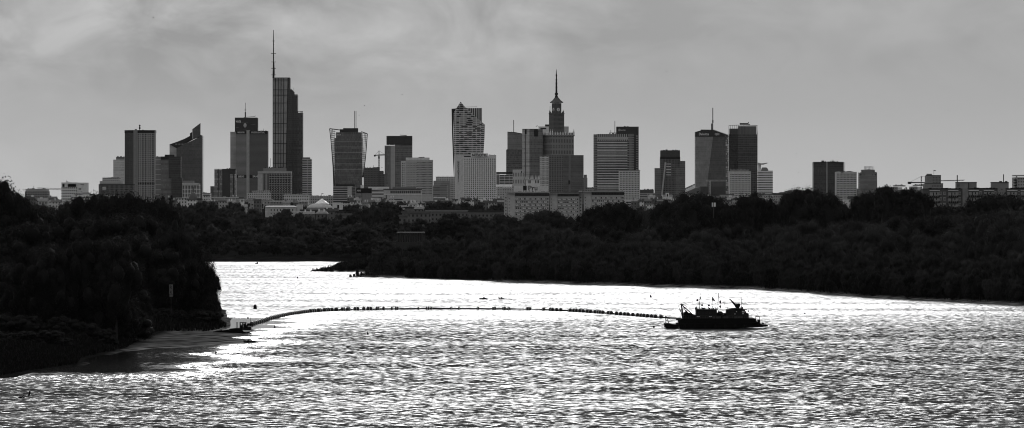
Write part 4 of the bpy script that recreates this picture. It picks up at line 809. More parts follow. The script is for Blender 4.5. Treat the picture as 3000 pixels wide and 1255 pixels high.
# --- staggered flats (three linked blocks) with the Pru sign
FLATW = mat('flat_wall',.33,.85); BALC = mat('balcony_pale',.4,.8); GLB = mat('window_glass',.045,.15,.6)
def flats(lab, x0, xg, x1, ytop, rows, rot=0):
    b = Bld('apartment_block',lab,x0,x1,2900,group='long staggered blocks of flats')
    b.prism('gable',[(x0,1),(xg,-1)],ytop+4,None,FLATW,14); b.prism('wall',[(xg,0),(x1,0)],ytop+12,None,FLATW,13)
    b.prism('roof_slab',[(x0-3,0),(xg-2,-3),(x1+1,-3)],ytop,ytop+2.2,DARK,17); b.prism('roof_edge',[(x0-3,-.2),(xg-2,-3.2),(x1+1,-3.2)],ytop+1.2,ytop+3.2,CONC,1.2)
    b.windows(xg,x1,ytop+4,ytop+11.5,int((x1-xg)/4.5),1,.8,.95,GLB,.4,name='attic_window'); b.box('attic_wall',xg,x1,ytop+3.2,ytop+12,mat('attic_dark',.07,.5),.6,12)
    n = int((x1-xg)/6.2); ch = 9.1
    for r in range(rows):
        y = ytop+14+r*ch
        nb = int((x1-xg)/15)
        for i in range(nb):
            if (r*7+i*3)%11 == 10: continue
            p = xg+3+i*(x1-xg-6)/nb + (5 if r%2 else 0); w = (x1-xg)/nb*.46
            q = MB(); q.box(0,w/b.k,-1.3,-.15,0,3.7/b.k); q.box(-.5,0,-1.2,0,0,6/b.k); o = q.build('balcony',BALC,b.o); o.location = (b.x(p),0,b.z(y+8.5))
    b.windows(xg+1,x1-1,ytop+15.5,ytop+15.5+ch*rows,n,rows,.62,.42,GLB,-.05)
    b.windows(x0+2,x0+7,ytop+15,ytop+15+ch*rows,1,rows,.6,.3,GLB,.6)
    return b
b = flats('left block of the long staggered flats, with the PRU sign above',1488,1509,1609,563,10)
b.roofkit(1508,1606,563,1.6,31); b.prism('stair_tower',[(1477,6),(1487,5)],566,None,FLATW,10); b.windows(1479,1485,575,660,1,9,.5,.3,GLB,5.2)
s = Bld('roof_sign','dark square emblem and Pru lettering on posts above the left flats',1532,1575,2902,'sign')
s.o.location.z = gz(X(1553.5,2902),2902)
s.box('emblem',1532.5,1543,544.7,558.5,SIGNK,-.4,.1); s.text('Pru',1548,1574.5,544.5,558.5,SIGNK,-.4,thick=.6); q = MB()
for p in (1534,1541,1551,1560,1570): s.line('',[(p,563),(p,556)],.12,b=q,d=4)
q.build('sign_post',MAST,s.o)
b = Bld('office_block','blank pale wall rising behind the roof sign of the flats',1506,1608,4700)
b.prism('wall',[(1506,0),(1607,0)],544.5,None,mat('blank_pale',.45,.8))
b = flats('middle block of the long staggered flats',1612,1633,1696,564,10); b.prism('stair_tower',[(1697,3),(1706,2)],566,None,FLATW,10); b.windows(1698,1705,575,660,1,9,.5,.3,GLB,2.3); b.roofkit(1615,1690,564,1.6,32); b.box('roof_canopy',1696,1706,559.5,561.5,WHITE,-2,8)
b = flats('right block of the long staggered flats',1711,1733,1829,560,8); b.roofkit(1715,1825,560,1.6,33)
# --- banded tower
b = Bld('office_tower','banded office tower with light ledges and a black-topped slab behind it',1740,1873,6500,'tower')
b.prism('wall',[(1749,1.5),(1805,-1.5)],414,None,FA('f_a1',.26,.07,3.85,2.2,.97,.62,var=.25,rowvar=.3)); b.prism('right_wall',[(1805,-1.5),(1841,0)],414,None,FA('f_a2',.24,.055,3.85,2.2,.97,.66,var=.25,rowvar=.3)); b.prism('left_pier',[(1739.7,3),(1749,1.4)],394,None,FA('f_a3',.2,.07,3.85,2,.6,.6)); b.prism('right_pier',[(1841,0),(1857.6,3)],392.5,None,FA('f_a3',.2,.07,3.85,2,.6,.6))
b.prism('crown',[(1749,2),(1841,1)],393,414,FA('f_a4',.28,.09,12,3.3,.55,.65),20)
for i in range(22): b.prism('ledge',[(1750,.6),(1805,-2.3),(1838,-.8)],418+i*7.5,419.6+i*7.5,PALE,.8)
b.prism('rear_slab',[(1807.8,28),(1872.7,28)],371,None,FA('f_a5',.05,.035,3.85,2.4,.6,.5)); b.prism('rear_crown',[(1807.8,27.6),(1872.7,27.6)],370.5,392,mat('crown_black',.035,.35)); b.text('O',1813.5,1817.5,377,384,SIGNW,27); b.text('Bank Polski',1819,1834,379,382.5,mat('sign_dim',.42,.6),27); b.windows(1864,1872,395,500,2,16,.5,.45,mat('pane_pale',.3,.3),27.8)  # the rear panes are just a paler colour
q = MB(); b.line('',[(1801.8,392),(1801.8,354.3)],.5,b=q); b.line('',[(1785,388),(1808,388)],.3,b=q); b.line('',[(1790,391),(1790,381)],.4,b=q); q.build('mast',MAST,b.o); b.roofkit(1785,1808,393,3,34); b.roofkit(1830,1843,370.5,2,35,30)
b = Bld('residential_block','white residential block with eighteen rows of windows before the banded tower',1814,1875,5600)
b.prism('wall',[(1814,0),(1874.8,0)],500,None,mat('white_block',.42,.85)); b.windows(1815,1873,503,586,13,15,.62,.42,GLASSD,-.06); b.box('roof_edge',1813,1876,499,500.4,GREY,-.4,18)
b = Bld('office_block','flat grey building with a dark upper storey right of the white residential block',1875,1920,6000)
b.prism('wall',[(1875,0),(1919,0)],566,None,FA('f_b1',.27,.1,3.6,12,.95,.4)); b.box('upper_storey',1875,1915.5,556,566,mat('slate',.09,.7),1,14); b.roofkit(1888,1914,556,2.5,36)
# --- stepped tower with strut
b = Bld('office_tower','stepped hotel tower with a curved cap and a long slanting white strut',1919,2008,6700,'tower')
CF = FA('f_c1',.16,.13,3.5,1.8,.8,.7,var=.25); b.prism('left_slab',[(1919,3),(1936,3)],493,None,FA('f_c2',.17,.15,3.5,2,.8,.7,var=.12)); b.prism('wall',[(1934.5,4),(1950,0),(1980,0),(1993.4,4)],466,None,FA('f_c3',.14,.07,3.5,2.4,.75,.7,var=.45,rowvar=.35)); b.prism('cap',[(1935,3.5),(1950,-.5),(1980,-.5),(1992.5,3.5)],442,460,mat('cap_glass',.06,.25),16); b.prism('cap_band',[(1934.5,3.2),(1950,-1),(1980,-1),(1993.2,3.2)],460,466,BLACK,16); b.prism('right_slab',[(1991,1),(2008,4)],472,None,CF); b.prism('lower_slab',[(1979,-2),(1992,-2)],491,None,CF)
b.line('strut',[(1949.5,476),(1938.5,575)],1.4,CONC,-2.5); b.prism('cap_roof',[(1936,3),(1992,3)],440.8,442,BLACK,14); b.roofkit(1943,1958,441,3,37); b.roofkit(1970,1986,441,3,38); b.bands('light_floor',1952,1966,480,520,5,.25,PALE,-.4,.5)
b = Bld('white_villa','small bright classical villa front below the stepped tower',1941,1971,5000,'villa')
b.prism('wall',[(1941,0),(1970,0)],571,None,WHITE,10); b.prism('portico',[(1950,-1.5),(1960,-1.5)],565.5,None,WHITE,3); b.windows(1952,1958,568,577,1,1,.6,.9,GLASSD,-1.7); b.windows(1943,1950,572,577,3,1,.5,.8,GLASSD,-.1); b.windows(1961,1969,572,577,3,1,.5,.8,GLASSD,-.1)
b = Bld('terminal_building','grey building under a long slanted truss roof beside the sloping-roofed glass tower',2008,2052,5900)
b.outline('wall',[(2008,600),(2008,564),(2038,551),(2052,548),(2052,600)],mat('terminal_grey',.14,.7),0,18); q = MB(); b.line('',[(2008,552.5),(2036,540)],.6,b=q); b.line('',[(2008,555),(2036,543)],.4,b=q)
for i in range(8): b.line('',[(2009+i*3.5,552-i*1.56),(2010.7+i*3.5,554-i*1.56)],.3,b=q)
q.build('truss',BLACK,b.o); b.outline('skylight_roof',[(2008,563.8),(2008,556),(2034,545),(2037,551)],WHITE,3,6)
# --- sloping-roofed glass tower
b = Bld('office_tower','sloping-roofed glass tower with white Deloitte and Q22 lettering and a thick mast',2037,2134,6900,'tower')
b.outline('wall',[(2037,600),(2037,401),(2089,401),(2073.5,525),(2070,600)],FA('f_d1',.2,.2,3.8,1.6,.9,.85,var=.12,rowvar=.08),0,24)
b.outline('right_wall',[(2070.2,600),(2073.7,525),(2089.2,401),(2124,401),(2126,600)],FA('f_d_shade',.1,.1,3.8,1.6,.9,.85,var=.2,rowvar=.08),.5,24)  # same glazing in a lower tone: the facet's shade is in the colour
b.outline('corner_glass',[(2126.2,600),(2124.2,401),(2124,392),(2134,396),(2134.5,600)],FA('f_d3',.12,.28,3.8,2.4,.7,.75,var=.75),3,24); b.outline('sign_crown',[(2037,401),(2037,387),(2054,382.5),(2054,380),(2090,380.5),(2134,396),(2124,393),(2124,401)],mat('crown_black',.035,.35),-.5,22)
b.text('Deloitte',2047.7,2077,389.5,397,SIGNW,-.9); b.text('Q22',2094,2107.5,390,397.5,SIGNW,-.9); q = MB(); b.line('',[(2089,382),(2089,316)],.8,b=q); b.line('',[(2086.5,382),(2086.5,362)],2.2,b=q,n=4); b.line('',[(2089,360),(2089,352)],1.3,b=q); q.build('mast',GREY,b.o); b.prism('podium',[(2050,-6),(2120,-6)],547,None,mat('podium_dark',.07,.6),6)
b.line('roof_edge',[(2090,380.5),(2134,396)],.7,WHITE,-.7)
b = Bld('tower_crane','slim lattice crane with a level jib before the sloping-roofed glass tower',2068,2128,6200,'crane')
q = MB()
for dx in (-2,2): b.line('',[(2080+dx,600),(2080+dx,528)],.35,b=q)
for i in range(10): y=530+i*7; b.line('',[(2078,y),(2082,y+7)],.2,b=q); b.line('',[(2082,y),(2078,y+7)],.2,b=q)
q.build('mast',CONC,b.o); q = MB(); b.line('',[(2068,528),(2128,528)],.3,b=q); b.line('',[(2070,531),(2128,531)],.3,b=q)
for i in range(16): b.line('',[(2070+i*3.6,528),(2071.8+i*3.6,531)],.18,b=q)
q.build('jib',CONC,b.o)
# --- dark grid tower
b = Bld('office_tower','tallest right-hand tower, dark glass with a see-through crown',2136,2220,7000,'tower')
b.prism('wall',[(2136,5),(2162.6,0)],394,None,FA('f_e1',.035,.03,3.9,1.8,.9,.8,var=.5),22); b.prism('right_wall',[(2162.6,0),(2220,6)],394,None,FA('f_e2',.12,.05,3.9,3.6,.85,.8,var=.5,rowvar=.3),22); b.prism('crown',[(2163,1),(2217,6)],370,394,FA('f_e3',.17,.08,30,1.7,.6,1),16); b.prism('crown_core',[(2139,8),(2162,5)],377,394,mat('core_dark',.07,.5),16)
q = MB(); b.line('',[(2136.3,394),(2136.3,367.7),(2162,366.8),(2219.6,367.7),(2219.6,394)],.5,b=q)
for p in (2141,2147,2153,2159,2165,2180,2195,2210): b.line('',[(p,394),(p,367.7)],.25,b=q)
q.build('crown_frame',BLACK,b.o); q = MB(); b.line('',[(2168,362),(2193,362),(2194,358)],.9,b=q); b.line('',[(2168,366),(2198,366)],1.1,b=q); q.build('maintenance_crane',BLACK,b.o)
for y in (404,428,452,476,500,524,548): b.prism('floor_band',[(2162.8,-.4),(2220,5.6)],y,y+1.2,BLACK,.5)
for i,(p,y) in enumerate(((2206,404),(2215,410),(2215,434),(2206,500),(2206,513),(2215,446),(2166,415),(2175,415),(2185,415))): b.box('bright_pane',p-2,p+2,y-1.6,y+1.6,PALE,1.2+(p-2163)*.1-.6,1.2+(p-2163)*.1)
b = Bld('residential_block','white apartment slab with roof lettering frame before the dark grid tower',2138,2200,5600)
b.prism('wall',[(2138,0),(2199.7,0)],503,None,mat('ff_white',.4,.85)); b.windows(2139,2198,509,594,14,14,.66,.4,GLASSD,-.06); q = MB()
for i in range(14): b.line('',[(2139+i*4.1,502),(2141+i*4.1,495),(2142+i*4.1,502)],.22,b=q)
b.line('',[(2139,498.5),(2194,498.5)],.2,b=q); q.build('roof_sign_frame',CONC,b.o); b.box('roof_edge',2137.5,2200.5,502,503.4,CONC,-.4,16)
b = Bld('office_block','white banded block with a jutting roof fin right of the dark grid tower',2221,2264,5700)
b.prism('wall',[(2221,0),(2264,0)],500.5,None,FA('f_g1',.55,.12,3.4,3,.96,.45,rowvar=.2)); b.outline('plant_room',[(2230,500.5),(2234,491),(2246,491),(2251,496),(2251,500.5)],GREY,3,12); b.box('fin_pylon',2222,2230,481,500,PALE,3,7); b.outline('roof_fin',[(2220,481.5),(2222,477),(2231,479),(2248,477),(2249.5,479),(2237,483),(2222,483)],CONC,0,12)
# --- right group
b = Bld('office_tower','broad dark slab tower with a pale vertical line and roof machinery',2384,2473,6600,'tower')
b.prism('wall',[(2384,5),(2422,0)],476,None,FA('f_h1',.05,.065,3.5,1.8,.85,.8,var=.35)); b.prism('right_wall',[(2422,0),(2472.6,5)],476,None,FA('f_h2',.05,.05,3.5,1.8,.85,.8,var=.35)); b.box('vertical_strip',2421.5,2423.8,475.5,None,CONC,-.6,1); b.box('parapet',2384,2472,475,476.4,BLACK,-.3,20); b.roofkit(2408,2458,475,4.5,40); q = MB(); b.line('',[(2474.6,505),(2474.6,475.5)],.4,b=q); b.line('',[(2472,478),(2475,478)],.3,b=q); q.build('mast',CONC,b.o)
b = Bld('residential_block','pale windowed block overlapping the broad dark slab tower',2450,2510,5600)
b.prism('wall',[(2450,0),(2510,0)],504,None,mat('ii_pale',.36,.85)); b.windows(2451,2509,508,583,14,14,.7,.36,GLASSD,-.06); b.roofkit(2452,2503,504,3.5,41,6,GREY); b.prism('low_wing',[(2510.4,3),(2516,3)],553,None,GREY); b.vfins('pipe',2465,2470,499,508,2,.5,DARK,-.5,0)
b = Bld('office_tower','shouldered grey tower with an open roof frame at the right',2518,2570,6200,'tower')
b.outline('wall',[(2518,600),(2518.4,505.5),(2526,504),(2526,497.8),(2545,496.5),(2563,497.8),(2563,504),(2569.5,505.5),(2570,545),(2572,600)],FA('f_j1',.15,.17,3.6,30,1,.7,var=.1,rowvar=.15),0,24); q = MB()
for p in (2533.5,2537,2541,2545,2549,2553,2557,2561.5): b.line('',[(p,497.5),(p,488)],.3,b=q)
for y in (488.2,490.5,493): b.line('',[(2533.5,y),(2557,y)],.25,b=q)
q.build('roof_frame',CONC,b.o)
for p,w,y in ((2521,5,512.5),(2531.5,1.6,512.5),(2556,1.6,512.5),(2565,4,512.5),(2528,1.6,504),(2558,1.6,504)): b.box('window',p-w/2,p+w/2,y-1.6,y+1.6,GLASSD,-.2,.1)
b = Bld('town_house','white house with two dark windows below the pale windowed block',2472,2492,4000)
b.prism('wall',[(2472,0),(2491,0)],585.5,None,PALE,10); b.box('roof',2471.5,2491.5,584.5,585.5,CONC,-.3,10); b.windows(2486,2490,587,592,1,1,.7,.9,GLASSD,-.1)
for lab,x0,x1,y0,y1,D in (('left one of the distant slabs with a wide roof tier',2610,2630,548,543,6900),('right one of the distant slabs with a wide roof tier',2668,2688,547,542,6900)):
    b = Bld('office_block',lab,x0-12,x1+15,D); b.prism('wall',[(x0,0),(x1,0)],y0,None,FA('f_r1',.2,.12,3.6,3,.5,.5)); b.box('roof_tier',x0+8,x1+24,y1,y1+4,CONC,6,14); b.roofkit(x0+14,x1+16,y1,3,x0); b.prism('white_wing',[(x1,4),(x1+14,4)],y0+1,None,WHITE,10)
b = Bld('brick_tower','stepped tower with small window rows and a flag on its roof',2709,2763,5900,'tower')
b.prism('wall',[(2715,3),(2757.5,3)],515,None,mat('brick_tower_wall',.2,.85)); b.prism('lower_tier',[(2709,0),(2763,0)],538.5,None,mat('brick_tower_wall',.2,.85)); b.windows(2733,2755,518,538,5,3,.4,.4,GLASSD,2.9); b.windows(2730,2762,542,549,7,1,.4,.5,GLASSD,-.1); b.box('cornice',2715,2757.8,513.5,515,DARK,2.5,16); b.box('cornice',2708.5,2763.5,537.5,538.8,DARK,-.4,4); b.box('roof_hut',2717,2732,509.5,513.5,GREY,8,14); b.line('flagpole',[(2737.5,514),(2737.5,499)],.2); b.outline('flag',[(2736.5,499),(2744,500),(2743.5,501.8),(2736.5,501.4)],BLACK,8,8.2)
b = Bld('tower_crane','big tower crane whose jib passes behind the stepped tower with the flag',2661,2828,6300,'crane')
q = MB()
for dx in (-1.8,1.8): b.line('',[(2701+dx,560),(2701+dx*.5,517)],.4,b=q)
for i in range(6): y=518+i*7; b.line('',[(2699.5,y),(2702.5,y+7)],.25,b=q)
q.build('mast',MAST,b.o); q = MB(); b.line('',[(2661,534.5),(2716,535)],.6,b=q); b.line('',[(2665,536.5),(2716,536)],.4,b=q); b.line('',[(2701,517),(2668,534)],.2,b=q); b.line('',[(2701,517),(2740,524)],.2,b=q)
b.line('',[(2716,531),(2828,527.5)],.35,b=q); b.line('',[(2716,531),(2826,530)],.35,b=q)
for i in range(24): b.line('',[(2720+i*4.4,528.5),(2722+i*4.4,531)],.2,b=q)
q.build('jib',MAST,b.o); b.box('counterweight',2661,2671,533,539.5,BLACK,7,9)
b = Bld('apartment_tower','right-edge flats tower with stacked balcony slabs and a roof canopy',2970,3012,4300)
b.prism('wall',[(2974,2),(3014,2)],520,None,FA('f_nn',.3,.1,3.2,2.6,.5,.4)); b.box('roof_canopy',2969.5,3014,513,517,CONC,-1,12); b.box('column',2977.5,2980,517,526,CONC,0,2)
for i in range(8): b.box('balcony',2970,2979,526+i*8.3,530+i*8.3,DARK,-1.2,3)
# --- balconied flats on the right bank
RW = mat('rb_wall',.11,.85); RG = mat('rb_gable',.19,.85); AWN = mat('awning',.5,.7)
def rflats(lab, x0, x1, xg, ytop, bays, extra):
    b = Bld('apartment_block',lab,x0,xg,2600,group='balconied flats behind the right bank')
    b.prism('wall',[(x0,0),(x1,0)],ytop,None,RW,14); 
    if xg > x1: b.prism('gable',[(x1,-1.5),(xg,-1.5)],ytop-1,None,RG,14)
    b.box('parapet',x0,x1,ytop-1,ytop+.6,BLACK,-.3,14); b.roofkit(x0+20,x1-4,ytop-1,2.5,int(x0),6,BLACK)
    for p in bays:
        b.outline('awning',[(p,ytop+6.2),(p,ytop+4.4),(p+30,ytop+4.4),(p+30,ytop+6.2)],AWN,-1.6,-.3)
        for r in range(4):
            y = ytop+17.5+r*16.5; q = MB(); k = b.k
            q.box(b.x(p),b.x(p+30),-1.6,0,b.z(y+7.5),b.z(y+6.6)); q.box(b.x(p),b.x(p+30),-1.6,-1.5,b.z(y+.5),b.z(y)); 
            for i in range(6): q.box(b.x(p+i*5.9),b.x(p+i*5.9+.5),-1.6,-1.5,b.z(y+7),b.z(y))
            for i in range(5): q.box(b.x(p+i*5.9+1.3),b.x(p+i*5.9+5.2),-1.58,-1.52,b.z(y+6.5),b.z(y+2))
            q.build('balcony',BLACK,b.o); b.box('loggia_back',p+1,p+29,y-8.5,y+6,mat('loggia_pale',.27,.8),-.12,.05)
            b.box('window',p+10,p+13,y-7,y+4,GLB,-.2,-.05); b.box('window',p+19,p+22,y-7,y-1,GLB,-.2,-.05)
    for p in extra:
        for r in range(4):
            y = ytop+8.5+r*16.5; f = b.box('window_frame',p-3.3,p+3.3,y,y+8.6,mat('frame_pale',.35,.6),-.14,0); b.box('window',p-2.4,p-.3,y+.9,y+7.7,GLB,-.25,-.13); b.box('window',p+.4,p+2.6,y+.9,y+7.7,GLB,-.25,-.13)
    return b
b = rflats('left block of balconied flats with a blank gable end',2703,2819.5,2836,554,(2723,2777),(2755,2767,2811)); b.box('roof_house',2805,2864,534.7,553,mat('roof_house',.2,.85),5,12); b.box('roof_house_edge',2804.5,2864.5,533.8,535.2,DARK,4.6,12.4); b.box('recess',2839.5,2841.5,535,553,DARK,4.8,5.2); b.line('mast',[(2807.5,534),(2807.5,513.5)],.35,MAST,6); b.windows(2807,2814,537,548,2,1,.4,.8,DARK,4.8)
b = rflats('middle block of balconied flats with two white awnings',2836,2922.5,2945,553,(2837,2882),(2872.5,2916)); b.box('roof_house',2908.6,2958,534.7,552,mat('roof_house',.2,.85),5,12); b.box('roof_house_edge',2908,2958.5,533.8,535.2,DARK,4.6,12.4); b.box('plant_unit',2932,2939,531,534.7,BLACK,6,9); b.box('plant_unit',2949,2955,531,534.7,BLACK,6,9); b.line('mast',[(2944,534),(2944,511)],.3,MAST,7)
b = rflats('right block of balconied flats cut by the picture edge',2945,3060,3060,553,(2950,2990),(2985,)) 
# --- pale sign panels in the dark wood
b = Bld('billboard','pair of pale upright panels standing in the dark right-bank wood',2085,2097,1890,'sign')
b.box('panel',2085.4,2089.6,594,606.5,PALE,0,.2); b.box('panel',2091.5,2096.6,594,606.5,PALE,0,.2); b.line('post',[(2091,640),(2091,600)],.15,d=.4)
# --- small houses and roofs filling the band between the trees and the towers
HS = [('f_h_a',.42,.08),('f_h_b',.28,.06),('f_h_c',.13,.04),('f_h_d',.5,.1)]
HM = [FA(n,w,g,3.3,2.8,.42,.45) for n,w,g in HS]; RM = [ROOF,mat('tile_roof',.05,.9),GREY,ROOF]
LOW = [(65,105,580,4300,'h'),(110,168,583,3900,'g'),(140,165,579,4300,'g'),(150,178,588,3600,'g'),(596,614,572,4700,'f'),(600,640,588,4200,'f'),(640,690,592,3950,'g'),(685,722,600,3750,'f'),(684,698,624,2950,'f'),(728,752,611,3600,'f'),(880,900,612,3400,'f'),
 (868,920,626,3050,'g'),(925,960,620,2950,'h'),(950,990,618,3050,'g'),(985,1012,622,2900,'f'),(980,1030,628,2700,'f'),(1000,1050,590,4300,'f'),(1040,1100,592,4200,'g'),(1090,1140,590,4300,'f'),(1165,1185,588,4200,'f'),
 (1185,1240,609,3200,'f'),(1172,1245,597,3700,'g'),(1178,1262,621,2700,'f'),(1248,1372,617,2950,'f'),(1372,1478,617,3000,'f'),(1170,1195,635,2480,'f'),(1240,1275,590,4300,'f'),(1300,1345,590,4200,'g'),(1350,1362,580,4300,'f'),(1350,1385,584,4100,'h'),(1385,1440,590,4000,'f'),(1405,1480,594,3800,'f'),(1440,1480,585,4400,'f'),
 (1716,1740,553,6200,'f'),(1835,1870,590,4400,'f'),(1830,1920,598,4000,'f'),(1860,1935,585,4700,'f'),(1850,1895,608,3500,'f'),(1900,1960,580,5000,'h'),(1925,1985,586,4600,'f'),(1985,2045,585,4700,'f'),(2040,2110,577,5000,'f'),(2100,2150,578,4600,'f'),(2120,2175,585,4200,'f'),(2110,2150,572,5100,'f'),
 (2150,2200,583,4300,'f'),(2200,2262,570,4900,'f'),(2262,2330,563,5400,'f'),(2266,2296,565,5100,'f'),(2240,2300,587,4000,'f'),(2255,2310,595,3700,'f'),(2300,2386,560,5500,'g'),(2300,2340,573,4500,'h'),(2485,2520,580,4700,'f'),(2500,2530,588,4300,'f'),(2455,2478,590,4200,'f'),(2572,2612,553,5500,'f'),(2630,2672,556,5500,'f'),(2685,2712,554,5400,'f')]
rq = random.Random(303)
for p0,p1,n in ((470,975,24),(1000,1480,22),(1845,2330,20)):
    for i in range(n):
        w = rq.uniform(10,26); x0 = p0+(p1-p0)*(i+rq.random())/n; it = (x0,x0+w,rq.uniform(578,603),rq.uniform(3400,4900),rq.choice('ffghg'))
        if not 875 < x0 < 985: LOW.append(it)      # keep the cone-roofed hall in the open
cnt = {}
L2_ = []
for (x0,x1,y,D,k) in LOW:      # wide ranges are really rows of separate houses
    n = 1 if x1-x0 < 42 or D < 3100 else (2 if x1-x0 < 60 else 3); rr_ = random.Random(x0)
    for j in range(n): L2_.append((x0+(x1-x0)*j/n, x0+(x1-x0)*(j+1)/n-.6, y+rr_.uniform(-3,4), D+rr_.uniform(-60,60), rr_.choice('fghf') if n > 1 else k))
for i,(x0,x1,y,D,k) in enumerate(L2_):
    r = random.Random(i*13+5); xm = (x0+x1)/2; lm = landmark(xm); tone = r.choice((0,1,1,2,2,2,3)) if D > 3250 else 2
    tw = ('pale','grey','dark','white')[tone]; kw = {'f':'flat-roofed house','g':'gable-roofed house','h':'hip-roofed house'}[k]
    key = (tw,kw,lm); cnt[key] = cnt.get(key,0)+1
    lab = '%s low %s in front of the %s' % (tw,kw,lm) if cnt[key] == 1 else '%s low %s, %s before the %s' % (tw,kw,nth(cnt[key]),lm)
    b = Bld('town_house',lab,x0,x1,D,'house','low houses between the river trees and the towers')
    dp = r.uniform(10,14); b.prism('wall',[(x0,0),(x1,0)],y+2.5,None,HM[tone],dp); X0,X1,zt,zr = b.x(x0)-.5,b.x(x1)+.5,b.z(y+2.4),b.z(y-1 if k!='f' else y+1)
    q = MB()
    if k == 'f':
        q.box(X0,X1,-.5,dp+.5,zt,zr); q.box(X0,X1,-.5,.0,zr,zr+.8); q.build('roof',RM[r.randrange(4)],b.o)
        b.roofkit(x0+2,x1-2,y+1,2.5,i,5,r.choice((CONC,GREY,PALE)))
    else:
        e = (X1-X0)*(.25 if k=='h' else 0); q.add([(X0,-.6,zt),(X1,-.6,zt),(X1,dp+.6,zt),(X0,dp+.6,zt),(X0+e,dp/2,zr+1.5),(X1-e,dp/2,zr+1.5)],[(0,1,5,4),(1,2,5),(2,3,4,5),(3,0,4),(0,3,2,1)]); q.build('roof',RM[r.choice((0,1,1,2))],b.o)
        for c_ in range(2):
            xx = X0+(X1-X0)*r.uniform(.2,.8); q = MB(); q.box(xx-.6,xx+.6,dp*.3,dp*.3+1,zt,zr+2.6); q.build('chimney',PALE,b.o)

